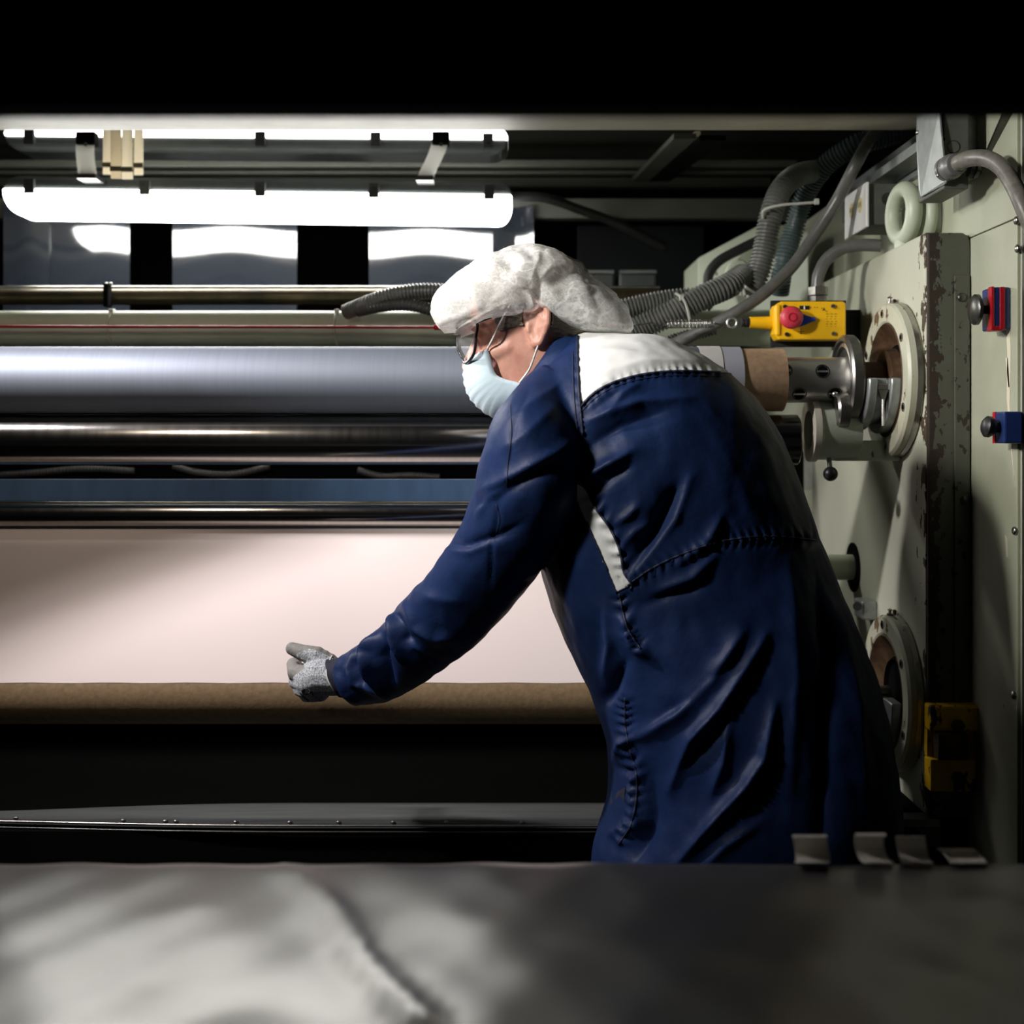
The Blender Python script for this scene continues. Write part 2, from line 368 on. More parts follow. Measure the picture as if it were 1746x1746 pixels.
# ribs of the hood behind the lamps
for (y0, y1, Y, th, m, lab) in ((272, 284, 3.45, .03, ceil_paint, 'pale grey hood rail just below the mirrored lamp'),
                            (290, 296, 3.62, .03, ceil_paint, 'thin grey hood rail above the lower lamp'),
                            (302, 318, 3.8, .04, dark_olive, 'dark hood rail level with the lower lamp housing'),
                            (338, 372, 3.40, .05, ceil_paint, 'wide dull grey hood rail behind the lower lamp')):
    a, b = P(0, y1, Y), P(0, y0, Y)
    o = obj('hood_rail', box(XL - .9, .80, Y, Y + th, a.z, b.z), m, bevel=0.003)
    tag(o, lab, 'rail', 'hood rails')
t = thing('diagonal_rail', P(1140, 270, 3.2), 'dark diagonal ceiling rail between the lamps and the hoses', 'rail')
for (p, q, wd, m) in (((1092, 306), (1168, 232), .05, dark_olive), ((1098, 306), (1190, 228), .012, cream_paint), ((1125, 306), (1215, 235), .06, void_black)):
    a, b = P(p[0], p[1], 3.7), P(q[0], q[1], 2.75)
    obj('rail_flange', ribbon([a, a.lerp(b, .5), b], (wd, 0, 0), .012), m, t)
# back of the machine: dark boxes
t = thing('control_cabinet', P(1085, 500, 3.6), 'dark grey cabinet with two lids beyond the hair net', 'cabinet')
for x0, x1 in ((985, 1046), (1056, 1118)):
    a, b = P(x0, 505, 3.6), P(x1, 462, 3.6)
    l = obj('lid', box(a.x, b.x, 3.6, 3.72, a.z, b.z), mat('cabinet_grey', (0.09, 0.10, 0.10), 0.4, var=.3), t, bevel=.004)
    obj('lid_edge', box(a.x, b.x, 3.585, 3.6, b.z - .008, b.z), galv, l)
a, b = P(975, 620, 3.6), P(1130, 505, 3.6)
obj('cabinet_body', box(a.x, b.x, 3.6, 3.9, 0.0, b.z), dark_olive, t)
a, b = P(985, 470, 4.46), P(1200, 385, 4.46)
o = obj('back_panel', box(a.x, b.x, 4.46, 4.5, a.z - .3, b.z), mat('slate_panel', (0.035, 0.042, 0.05), 0.4, var=.4, vscale=2), bevel=.003)
tag(o, 'dark slate panel at the back beyond the cabinet lids', 'panel')

# ================================================================== lamps
lamp_on = emit('lit_diffuser', (1.0, 0.985, 0.93), 25.0)
mirrored_lamp = emit('mirrored_diffuser', (1.0, 0.975, 0.90), 7.0)  # glow of the lower lamp's ceiling reflection, built as a second lamp
def luminaire(name, x0, x1, ya, yb, Y, up, label, mdiff, tilt=0.0):
    """vapour-tight fluorescent: trapezoid diffuser + grey housing + clips; up: diffuser on top"""
    A, B = P(x0, ya, Y - .07), P(x1, ya, Y - .07)
    L = B.x - A.x; cx = (A.x + B.x) / 2
    t = thing(name, (cx, Y, P(0, yb, Y).z), label, 'lamp', 'tube lamps above the rollers')
    return t, A.x, B.x
def lamp_body(t, x0, x1, Y, z_join, z_diff, z_house, slope, mdiff, clips):
    def prof(z0, z1, d0, d1, ins, nm, m, rad):
        # loft from the joint (depth d0) to the far face (depth d1), ends drawn in by ins
        bm = bmesh.new(); rows = []
        for k in range(7):
            s = k / 6.0; c = math.cos(s * math.pi / 2); e = math.sin(s * math.pi / 2)
            z = z0 + (z1 - z0) * e; d = d1 + (d0 - d1) * c; inn = ins * (1 - c)
            row = []
            for sx in (-1, 1):
                xe = (x0 if sx < 0 else x1)
                xr = xe - sx * inn
                for sy in ((-1, 1) if sx > 0 else (1, -1)):
                    row.append(bm.verts.new((xr, Y + sy * d, z + slope * xr)))
            rows.append(row)
        for a, b in zip(rows, rows[1:]):
            for i in range(4): bm.faces.new((a[i], a[(i + 1) % 4], b[(i + 1) % 4], b[i]))
        bm.faces.new(rows[0]); bm.faces.new(rows[-1])
        return obj(nm, bm, m, t, bevel=rad)
    prof(z_join, z_diff, .075, .045, .034, 'diffuser', mdiff, .006)
    prof(z_join, z_house, .068, .045, .045, 'housing', grey_pl, .004)
    for px, Yc in clips:
        x = (px - CX) / F * Yc
        dz = (z_house - z_join); s = math.copysign(1, dz)
        zz = z_join + slope * x
        c = obj('clip', box(x - .013, x + .013, Y - .081, Y - .066, *sorted((zz - s * .013, zz + s * .024))), clip_pl, t, bevel=.002)
        obj('clip_pin', cyl((x, Y - .085, zz + s * .012), (x, Y - .078, zz + s * .012), .003, 8), black_pl, c)
Y1 = 3.1; K1 = Y1 / F
z = lambda py, Y=Y1: EYE - (py - HY) / F * Y
sl = -(342 - 331) / 860.0
t, xa, xb = luminaire('tube_lamp', 4, 873, 337, 378, Y1, False, 'lit lower tube lamp with its grey housing on top', lamp_on)
lamp_body(t, xa, xb, Y1, z(336) + sl * 0.64, z(379) + sl * .3, z(311) + sl * .64, sl, lamp_on, ((49, 3.02), (246, 3.02), (443, 3.02), (637, 3.02), (834, 3.02)))
t, xa, xb = luminaire('tube_lamp', 6, 866, 250, 228, Y1, True, 'lit upturned copy of the lower tube lamp, built for its reflection', mirrored_lamp)
lamp_body(t, xa, xb, Y1, z(249), z(226), z(272), sl * .6, mirrored_lamp, ((49, 3.02), (443, 3.02), (640, 3.02), (832, 3.02)))
# hanger straps between the lamp and its mirrored copy
def strap(pts, wpx, Y, label):
    t = thing('hanger_strap', P(*pts[-1], Y), label, 'strap', 'lamp hanger straps')
    path = spline([P(x, y, Y) for x, y in pts], .012)
    obj('band', ribbon(path, (wpx / F * Y, 0, 0), .002), strap_white, t)
    x, y = pts[0]
    a, b = P(x - wpx * .55, y + 8, Y - .01), P(x + wpx * .5, y - 14, Y - .01)
    obj('hook', box(a.x, b.x, Y - .012, Y + .02, a.z, b.z), void_black, t, bevel=.002)
    obj('hook_pin', cyl(P(x, y + 8, Y - .014), P(x, y + 8, Y + .0), .005, 8), black_pl, t)
    x, y = pts[-1]
    a, b = P(x - wpx * .55, y + 6, Y), P(x + wpx * .5, y - 2, Y)
    obj('foot', box(a.x, b.x, Y - .006, Y + .07, a.z, b.z), black_pl, t)
strap([(146, 238), (145, 262), (149, 299)], 31, 2.97, 'upright white hanger strap beside the cream ducts')
strap([(752, 238), (744, 262), (725, 302)], 28, 2.97, 'slanting white hanger strap near the lamp ends')
# bundle of cream ducts
t = thing('duct_bundle', P(206, 300, 2.9), 'bundle of four cream upright ducts crossing the mirrored lamp', 'ducts')
for x0, x1, yb, m in ((173, 188, 296, duct_ivory), (188.4, 206.5, 304, duct_cream), (207.5, 226, 305, duct_ivory), (226.4, 242, 297, duct_ivory)):
    a, b = P(x0, yb, 2.9), P(x1, 205, 2.9)
    yo = 0.0 if x0 in (188.4, 207.5) else .008
    d = obj('duct', box(a.x, b.x, 2.9 + yo, 2.904 + yo, a.z, 2.3), m, t, bevel=.001)
    a, b = P(x0, yb - 12, 2.9), P(x1, yb - 20, 2.9)
    obj('clasp', box(a.x - .0005, b.x + .0005, 2.896 + yo, 2.9 + yo, a.z, b.z), mat('dull_bronze', (.16, .13, .08), .5, .3, var=.3), d)
# cable off the lamp end
o = obj('lamp_cable', tube([P(868, 335, 3.15), P(930, 338, 3.2), P(990, 358, 3.3), P(1050, 380, 3.4), P(1130, 420, 3.5)], .013), rubber, smooth=60)
tag(o, 'black cable drooping from the lower lamp end', 'cable')
# clear plastic strips behind the lamp
def strip(x0, x1, y0, y1, Y, seed, label, bulge=.005, tilt=0.0):
    rnd = random.Random(seed); bm = bmesh.new(); nx, nz = 14, 14; g = []
    a, b = P(x0, y1, Y), P(x1, y0, Y); ph = rnd.random() * 6
    for th in (0, .003):
        gg = []
        for j in range(nz + 1):
            row = []
            for i in range(nx + 1):
                u, v = i / nx, j / nz
                y = Y + th - tilt * (1 - u) - bulge * math.sin(u * math.pi) * (0.4 + .6 * v) + .002 * math.sin(u * 7 + ph) * v
                row.append(bm.verts.new((a.x + (b.x - a.x) * u, y, a.z + (b.z - a.z) * v + .006 * math.sin(u * 3 + ph) * v)))
            gg.append(row)
        g.append(gg)
    for gg in g:
        for j in range(nz):
            for i in range(nx): bm.faces.new((gg[j][i], gg[j][i + 1], gg[j + 1][i + 1], gg[j + 1][i]))
    for i in range(nx):
        for j in (0, nz): bm.faces.new((g[0][j][i], g[0][j][i + 1], g[1][j][i + 1], g[1][j][i]))
    for j in range(nz):
        for i in (0, nx): bm.faces.new((g[0][j][i], g[0][j + 1][i], g[1][j + 1][i], g[1][j][i]))
    o = obj('plastic_strip', bm, strip_pl, smooth=50)
    tag(o, label, 'strip', 'clear plastic strips under the lamp')
strip(8, 84, 350, 530, 3.365, 1, 'narrow clear plastic strip overlapping at the frame edge', .003, .009)
strip(80, 221, 350, 530, 3.392, 2, 'clear plastic strip under the cream duct bundle', .002, .018)
strip(294, 506, 350, 530, 3.392, 3, 'wide clear plastic strip under the middle of the lamp')
strip(629, 842, 350, 530, 3.392, 4, 'clear plastic strip under the far lamp end', .005)
strip(840, 910, 350, 530, 3.375, 5, 'short clear plastic strip just above the hair net', -.01)

# ================================================================== pipes and rollers, top to bottom
def bar_x(name, py, Y, rpx, x0, x1, m, label, cat, seg=40, ch=.002):
    c = P(CX, py, Y); r = rpx / F * Y
    o = obj(name, cyl((x0, Y, c.z), (x1, Y, c.z), r, seg, ch=ch), m, smooth=35)
    return tag(o, label, cat), c.z, r
o, zp, rp = bar_x('rusty_pipe', 506, 3.0, 14, XL - .3, .36, pipe_rust, 'rusty brown pipe above the pale green tube', 'pipe')
o, zr, rr_ = bar_x('thin_rod', 489.5, 3.0, 2.2, XL - .3, .36, steel, 'thin bright steel rod along the rusty pipe', 'rod', 10, .0004)
t = thing('pipe_clamp', P(184, 520, 2.97), 'small black clamp on the rusty pipe', 'clamp')
a, b = P(180, 524, 2.97), P(189, 484, 2.97)
obj('clamp_body', box(a.x, b.x, 2.95, 2.98, a.z, b.z), void_black, t, bevel=.002)
for px in (181.5, 189): obj('clamp_screw', sphere(P(px, 484, 2.96), .004, seg=10), steel, t)
o, zg, rg = bar_x('green_tube', 560, 2.75, 30, XL - .3, .72, green_paint, 'pale green painted tube behind the red cord', 'tube', 48)
# pull cord + spring + switch
Yk = 2.68
o = obj('red_cord', tube([P(-60, 556.5, Yk), P(200, 557, Yk), P(500, 557.5, Yk), P(742, 558, Yk - .02), P(900, 556, Yk - .06), P(1050, 554, 2.47)], .0032, 8, .03), red_cord_m, smooth=60)
tag(o, 'thin red pull cord along the pale green tube', 'cord')
o = obj('cord_sleeve', cyl(P(741, 558, 2.655), P(760, 558, 2.645), .006, 12), red_gloss); tag(o, 'short red sleeve on the pull cord beside the hair net', 'sleeve')
def tie(name, pts, r, label, group='nylon cable ties', knot=None):
    t = thing(name, pts[0], label, 'cable tie', group)
    obj('band', tube(pts, r, 8, .006), tie_m, t, smooth=60)
    k = knot if knot is not None else pts[0]
    obj('lock_head', box(k.x - .005, k.x + .005, k.y - .006, k.y + .004, k.z - .006, k.z + .006), tie_m, t, bevel=.0015)
for px, lab in ((184, 'cable tie round the green tube under the black clamp'), (571, 'cable tie round the green tube near the hair net')):
    x = P(px, 560, 2.71).x; pp = []
    for k in range(11):
        an = R(100 - k * 21); pp.append(Vector((x + .002 * math.sin(k), 2.75 - math.cos(an) * (rg + .002) if True else 0, zg + math.sin(an) * (rg + .002))))
    tie('cable_tie', pp, .0028, lab, knot=pp[2])

YA = 2.30; S1 = F / YA
def zpy(py, Y=YA): return EYE - (py - HY) / F * Y
# grey film roll on its core and shaft
z1 = zpy(648)
t = thing('film_roll', (0, YA, z1 - .0625), 'roll of grey metallic film on the upper shaft', 'roll')
obj('film', cyl((XL - .3, YA, z1), (.385, YA, z1), .0625, 64), foil, t, smooth=35)
obj('white_wrap', cyl((.3455, YA, z1), (.3855, YA, z1), .0632, 64), white_paper, t, smooth=35)
obj('grey_wrap', cyl((.386, YA, z1), (.4235, YA, z1), .062, 64), foil_label, t, smooth=35)
obj('core', ring((.42, YA, z1), (1, 0, 0), -.01, .084, .0435, .0585, 64), kraft, t, smooth=35, label='brown cardboard core')
t = thing('winding_shaft', (.5, YA, z1 - .043), 'chrome winding shaft with round holes, carrying the grey film roll', 'shaft')
obj('shaft_body', cyl((.43, YA, z1), (.622, YA, z1), .0425, 56, ch=.002), chrome, t, smooth=35)
for px, py in ((1403, 633), (1365, 672), (1339, 631), (1425, 671)):
    X = (px - CX) / F * (YA - .04); zz = EYE - (py - HY) / F * (YA - .04)
    dz = zz - z1; dz = max(-.04, min(.04, dz)); yy = -math.sqrt(.0425 ** 2 - dz ** 2)
    nrm = Vector((0, yy, dz)).normalized(); c = Vector((X, YA, z1)) + nrm * .0418
    h = obj('hole', lathe(c, nrm, [(0, .0135), (.0012, .0135), (.0012, .0115), (-.004, .0108), (-.004, 0)], 24), dark_steel, t, smooth=35)
    obj('hole_pit', cyl(c - nrm * .006, c + nrm * .0006, .0106, 20), void_black, h)
    if px == 1425: obj('bolt_head', sphere(c + nrm * .002, .006, seg=12), chrome, h, smooth=60)
# chuck stations on the side plate
XF = .724
def chuck(zc, label, upper):
    t = thing('roll_chuck', (XF, YA, zc - .14), label, 'chuck', 'round chucks on the side plate')
    C = (XF, YA, zc); ax = (-1, 0, 0)
    obj('flange', lathe(C, ax, [(-.002, .106), (-.002, .139), (.003, .143), (.024, .143), (.029, .139), (.029, .110), (.026, .106), (-.002, .106)], 72), flange_paint, t, smooth=35)
    obj('rim_band', lathe(C, ax, [(.004, .1425), (.004, .1442), (.013, .1442), (.013, .1425)], 72), steel, t, smooth=35)
    obj('bore', lathe(C, ax, [(.026, .1075), (.029, .104), (.024, .098), (.012, .084), (.004, .062), (.002, 0)], 64), rust, t, smooth=35)
    obj('bore_throat', lathe(C, ax, [(.0055, .066), (.012, .060), (.004, .056), (.003, 0)], 48), void_black, t, smooth=35)
    for k in range(6):
        an = R(k * 60 + 25); y, zz = math.cos(an) * .125, math.sin(an) * .125
        b = obj('flange_screw', cyl((XF - .028, YA + y, zc + zz), (XF - .0305, YA + y, zc + zz), .0080, 16), steel, t)
        obj('screw_socket', cyl((XF - .029, YA + y, zc + zz), (XF - .0312, YA + y, zc + zz), .0045, 6), void_black, b)
    obj('grease_nipple', lathe((XF - .018, YA, zc + .141), (0, 0, 1), [(0, 0), (0, .006), (.006, .006), (.007, .003), (.011, .003), (.013, .005), (.016, 0)], 12), steel, t, smooth=40)
    obj('grease_nipple', lathe((XF - .006, YA + .012, zc + .139), (0, 0, 1), [(0, 0), (0, .004), (.012, .004), (.014, 0)], 10), rust, t, smooth=40)
    # lower half cradle: two fork plates and a web between them
    lo = dict(a0=0, a1=180)
    def half(nm, t0, t1, r0, r1, m):
        bm = bmesh.new(); n = 28; rows = []
        for tt, r in ((t0, r0), (t0, r1), (t1, r1), (t1, r0)):
            rows.append([bm.verts.new((XF - tt, YA - math.cos(math.pi * k / n) * r, zc - math.sin(math.pi * k / n) * r)) for k in range(n + 1)])
        for q in range(4):
            a, b = rows[q], rows[(q + 1) % 4]
            for k in range(n): bm.faces.new((a[k], a[k + 1], b[k + 1], b[k]))
        for k in (0, n): bm.faces.new([r[k] for r in rows])
        return obj(nm, bm, m, t, smooth=35, bevel=.003)
    half('fork', .026, .046, .045, .100, galv)
    if upper:
        half('fork', .068, .084, .045, .094, galv)
        half('cradle_web', .046, .068, .066, .082, galv)
        w_ = obj('locking_bar', box(XF - .068, XF - .046, YA - .090, YA - .080, zc - .022, zc - .010), steel, t, bevel=.002)
        obj('locking_stem', prism([Vector((XF - .066, YA - .088, zc - .022)), Vector((XF - .048, YA - .088, zc - .022)), Vector((XF - .054, YA - .088, zc - .038)), Vector((XF - .060, YA - .088, zc - .038))], (0, .006, 0)), steel, w_)
        obj('locking_pin', cyl((XF - .057, YA - .085, zc - .036), (XF - .057, YA - .085, zc - .086), .0026, 10), chrome, w_, smooth=40)
        obj('hub', cyl((XF - .12, YA, zc), (XF - .006, YA, zc), .034, 32), rust, t, smooth=35)
        obj('hub_boss', lathe((XF, YA, zc), ax, [(.004, .060), (.030, .056), (.034, .048), (.034, .03)], 40), rust, t, smooth=35)
        obj('collar', lathe((XF, YA, zc), ax, [(.086, .040), (.086, .080), (.090, .084), (.106, .084), (.110, .080), (.110, .073), (.106, .069), (.108, .062), (.104, .056), (.104, .040)], 64), steel, t, smooth=30)
        obj('latch_jaw', lathe((XF - .112, YA - .03, zc - .058), ax, [(-.004, 0), (-.004, .034), (.014, .034), (.018, .030), (.018, 0)], 36), steel, t, smooth=35)
    else:
        obj('hub', cyl((XF - .12, YA, zc - .01), (XF - .02, YA, zc - .01), .022, 32), steel, t, smooth=35)
        obj('hub_rod', cyl((XF - .14, YA - .02, zc + .006), (XF - .03, YA - .02, zc + .006), .009, 16), steel, t, smooth=35)
    return t
chuck(z1, 'upper round chuck with steel jaws gripping the chrome shaft', True)
# dark nip roller with journal and bracket
o = obj('nip_roller', cyl((XL - .3, YA + .01, zpy(750)), (.535, YA + .01, zpy(750)), .0475, 72, ch=.002), roller_chrome, smooth=35)
tag(o, 'polished dark roller just under the grey film roll', 'roller')
t = thing('roller_bracket', (.58, YA, zpy(787)), 'cream cup bracket holding the polished roller end', 'bracket')
zb = zpy(733)
bm = ring((.548, YA + .01, zb), (1, 0, 0), 0, .010, .040, .062, 48, 150, 395)
obj('cup_face', ring((.556, YA + .01, zb), (1, 0, 0), 0, .012, .036, .060, 56), cream_paint, t, smooth=35)
obj('cup_body', ring((.568, YA + .01, zb), (1, 0, 0), 0, .075, .045, .056, 56), green_paint, t, smooth=35)
obj('arm', box(.60, XF, YA - .01, YA + .05, zb - .058, zb - .02), green_paint, t, bevel=.004)
o = thing('ball_knob', P(1416, 808, 2.27), 'black ball knob below the cream cup bracket', 'knob')
c = P(1416, 808, 2.27)
obj('ball', sphere(c, .0135, seg=20), black_pl, o, smooth=60)
obj('stem', cyl(c, c + Vector((.004, .03, .04)), .0045, 10), steel, o, smooth=60)
# blue band, lower polished roller
c0, c1 = zpy(853, 2.33), zpy(817, 2.33)
t = thing('blue_bar', (0, 2.33, c0), 'blue flat bar between the two polished rollers', 'bar')
obj('bar_body', box(XL - .3, .40, 2.33, 2.345, c0 - .002, c1), blue_mat, t, bevel=.002)
YG = YA + .07; z2 = zpy(875.5, YG)
o = obj('guide_roller', cyl((XL - .3, YG, z2), (.42, YG, z2), .0252, 56, ch=.001), roller_chrome, smooth=35)
tag(o, 'slim bright chrome roller above the pale web', 'roller')
# hoses hanging in the black gap
for k, (pts, lab) in enumerate((([(-40, 812), (60, 806), (140, 800), (230, 803)], 'grey hose glimpsed behind the blue bar at the frame edge'),
                    ([(295, 795), (340, 806), (400, 808), (460, 796)], 'sagging grey hose glimpsed behind the middle of the blue bar'),
                    ([(610, 802), (650, 812), (700, 811), (750, 814)], 'grey hose glimpsed behind the blue bar near the sleeve'))):
    o = obj('sagging_hose', corrugated([P(x, y, 2.942) for x, y in pts], .009, .008, 10), hose_dark, smooth=60)
    tag(o, lab, 'hose', 'hoses in the dark gap')
# lower core and the pale web brought down to it
z3 = zpy(1180)
t = thing('core_tube', (0, YA, z3 - .058), 'brown cardboard core tube under the pale web', 'core tube')
obj('tube_wall', ring((XL - .3, YA, z3), (1, 0, 0), 0, 0.52 - XL + .3, .047, .058, 64), kraft_shaded, t, smooth=35)
obj('shaft', cyl((.3, YA, z3), (.60, YA, z3), .046, 40), dark_steel, t, smooth=35)
bm = bmesh.new(); rows = []
prof = []
for k in range(13):                                     # round the back of the guide roller
    an = R(100 - k * 16); prof.append((YG + math.cos(an) * .0262, z2 + math.sin(an) * .0262))
prof = [(y, zz) for y, zz in prof if y > YG - .002]
ye, ze = YA - .0588 * math.cos(R(28)), z3 + .0588 * math.sin(R(28))
ys, zs = prof[-1]
for k in range(1, 15):
    s = k / 14; prof.append((ys + (ye - ys) * s - .004 * math.sin(math.pi * s), zs + (ze - zs) * s))
nx = 60
for off in (0, .0009):
    rows.append([[bm.verts.new((XL - .3 + (.44 - XL + .3) * i / nx, y + off, zz + (.0006 * math.sin(i * 1.7) if j == len(prof) - 1 else 0))) for i in range(nx + 1)] for j, (y, zz) in enumerate(prof)])
for g in rows:
    for j in range(len(prof) - 1):
        for i in range(nx): bm.faces.new((g[j][i], g[j][i + 1], g[j + 1][i + 1], g[j + 1][i]))
for i in range(nx):
    for j in (0, len(prof) - 1): bm.faces.new((rows[0][j][i], rows[0][j][i + 1], rows[1][j][i + 1], rows[1][j][i]))
for j in range(len(prof) - 1):
    for i in (0, nx): bm.faces.new((rows[0][j][i], rows[0][j + 1][i], rows[1][j + 1][i], rows[1][j][i]))
o = obj('paper_web', bm, web_paper, smooth=40); tag(o, 'wide pale pink web hanging down to the cardboard core', 'web')
chuck(z3, 'lower round chuck half hidden behind the dark coat', False)
# right hand end of a hidden roller
zr2 = zpy(967, 2.61)
t = thing('idler_roller', (.6, 2.61, zr2 - .027), 'grey green roller end entering the side plate by the coat', 'roller')
obj('roller_body', cyl((.2, 2.61, zr2), (XF - .002, 2.61, zr2), .027, 40), green_paint, t, smooth=35)
obj('plate_hole', cyl((XF - .003, 2.61, zr2), (XF - .0005, 2.61, zr2), .052, 40), void_black, t)
a, b = P(1456, 1050, 2.5), P(1490, 1018, 2.5)
t = thing('stop_block', (a.x, 2.5, a.z), 'small grey steel block on the side plate', 'block')
obj('block_body', box(a.x, XF, 2.44, 2.50, a.z, b.z), galv, t, bevel=.004)
obj('block_screw', cyl(P(1462, 1034, 2.438), P(1462, 1034, 2.441), .009, 12), steel, t)
# black screen standing in for the shaded interior, then apron and base
o = obj('dark_gap_screen', box(XL - .5, .699, 2.95, 2.97, .0, zpy(760, 2.95)), void_black); tag(o, 'black screen added to darken the gap behind the rollers', 'screen')
bm = bmesh.new(); rows = []
def yd(py, zz): return (EYE - zz) * F / (py - HY)
zs = .655
for i in range(41):
    x = XL - .1 + (.70 - XL + .1) * i / 40
    px = CX + x / 2.25 * F
    s = max(0, min(1, px / 520.0)); e = math.sin(s * math.pi / 2)
    yb, yf = yd(1381 - 14 * e, zs), yd(1396 + 8 * e, zs)
    row = [bm.verts.new((x, yb, zs - .002)), bm.verts.new((x, (yb + yf) / 2, zs + .001)), bm.verts.new((x, yf, zs)), bm.verts.new((x, yf - .002, zs - .008)), bm.verts.new((x, yb, zs - .008))]
    rows.append(row)
for a, b in zip(rows, rows[1:]):
    for k in range(5): bm.faces.new((a[k], a[(k + 1) % 5], b[(k + 1) % 5], b[k]))
bm.faces.new(rows[0]); bm.faces.new(rows[-1])
t = thing('apron_tray', (0, 2.25, .6), 'scuffed dark metal apron below the cardboard core', 'tray')
obj('tray_top', bm, apron_m, t, smooth=30)
pts = []
for i in range(25):
    x = XL - .1 + (.70 - XL + .1) * i / 24; px = CX + x / 2.2 * F
    e = math.sin(max(0, min(1, px / 520.0)) * math.pi / 2)
    pts.append((x, e))
obj('tray_rim', sweep([Vector((x, yd(1397 + 8 * e, zs) - .004, zs - .002)) for x, e in pts], .0022, 8), steel, t, smooth=60)
obj('lower_rim', sweep([Vector((x, yd(1397 + 8 * e, zs) - .004, zs - .013)) for x, e in pts], .0018, 8), dark_steel, t, smooth=60)
for px in (27, 210, 282, 300, 402, 494, 577, 670, 760, 890):
    e = math.sin(max(0, min(1, px / 520.0)) * math.pi / 2); Yv = yd(1397 + 8 * e, zs) + .004
    obj('rivet', sphere(P(px, 740 + (EYE - zs - .002) * F / Yv, Yv), .0032, seg=8, scale=(1.6, 1, .8)), steel, t)
o = obj('base_fascia', box(XL - .3, .70, 2.20, 2.9, 0.0, .640), void_black); tag(o, 'black machine base below the metal apron', 'base')

# ================================================================== right-hand machine frame
t = thing('machine_frame', (.85, 3.0, 0), 'tall pale green machine frame at the right edge', 'machine frame')
obj('frame_body', box(.806, .98, 1.945, 2.25, 0, 2.4), panel_paint, t, bevel=.004)
obj('frame_body', box(.806, .98, 2.25, 4.3, 0, 1.93), panel_paint, t, bevel=.004)
pz = zpy(398, 2.1)
obj('panel', box(.801, .806, 1.953, 2.296, pz + .002, 2.4), panel_paint, t, bevel=.001)
obj('panel', box(.801, .806, 2.300, 4.3, .6, 1.93), panel_paint, t, bevel=.001)
obj('panel', box(.8012, .806, 1.953, 2.296, 0, pz), panel_paint, t, bevel=.001)
obj('edge_strip', box(.806, .83, 1.935, 1.946, 0, 2.4), dark_steel, t)
for px, py in ((1733, 376), (1735, 424), (1728, 1185), (1730, 905)):
    Yv = .799 * F / (px - CX)
    obj('panel_screw', sphere(P(px, py, Yv), .007, seg=12, scale=(.6, 1, 1)), steel, t, smooth=60)
for pts in ([(1712, 520), (1716, 600), (1715, 680), (1722, 760), (1728, 830), (1724, 760), (1720, 690), (1722, 600), (1718, 525)], [(1713, 610), (1718, 660), (1720, 660), (1717, 610)], [(1712, 912), (1714, 950), (1717, 950), (1715, 915)]):
    pl = [Vector((.8003, .799 * F / (x - CX), EYE - (y - HY) / F * .799 * F / (x - CX))) for x, y in pts]
    obj('scraped_patch', prism(pl, (.0012, 0, 0)), mat('bare_cream_primer', (.66, .62, .48), .5, var=.1), t)
# thick side plate
t = thing('side_plate', (.764, 2.775, 0), 'thick pale green side plate with a chipped rusty front edge', 'machine plate')
zt = zpy(395, 2.15); zbm = zpy(1392, 2.15)
bm = bmesh.new()
pr = [(XF, zbm), (.8005, zbm), (.8005, zt - .016), (.797, zt - .006), (.788, zt), (XF, zt)]
prism([Vector((x, 2.158, zz)) for x, zz in pr], (0, 1.25, 0), bm)
obj('plate', bm, slab_paint, t, bevel=.004)
obj('front_edge', prism([Vector((x + (.002 if x < .73 else 0), 2.150, zz - .002)) for x, zz in pr], (0, .009, 0)), slab_edge, t, bevel=.003)
a, b = P(1627, 1205, 2.149), P(1653, 470, 2.149)
cv = obj('cover_strip', box(a.x, b.x, 2.146, 2.150, a.z, b.z), slab_edge, t, bevel=.001)
for px, py in ((1640, 507), (1645, 853)):
    obj('cover_screw', sphere(P(px, py, 2.145), .008, seg=14, scale=(1, .5, 1)), dark_steel, cv, smooth=60)
o = obj('plate_base', box(.70, .80, 2.16, 3.4, 0, zbm - .002), void_black); tag(o, 'black base under the thick side plate', 'base')
pl = [Vector((XF - .0014, XF * F / (x - CX), EYE - (y - HY) / F * XF * F / (x - CX))) for x, y in ((1362, 752), (1388, 758), (1388, 832), (1365, 836))]
o = obj('data_plate', prism(pl, (.0012, 0, 0)), mat('scratched_plate', (.52, .53, .46), .4, .2, var=.3, vscale=40)); tag(o, 'pale data plate on the side plate beside the coat', 'sign plate')
a, b = P(1500, 1398, 2.16), P(1590, 1385, 2.16)
t = thing('step_bar', (b.x, 2.2, a.z), 'bright steel bar at the foot of the side plate', 'bar')
obj('bar_body', box(.63, b.x, 2.12, 2.16, a.z, b.z), steel, t, bevel=.001)
a, b = P(1560, 1408, 2.14), P(1598, 1404, 2.14)
obj('lug', box(a.x, b.x, 2.12, 2.16, a.z - .03, b.z), dark_steel, t, bevel=.001)
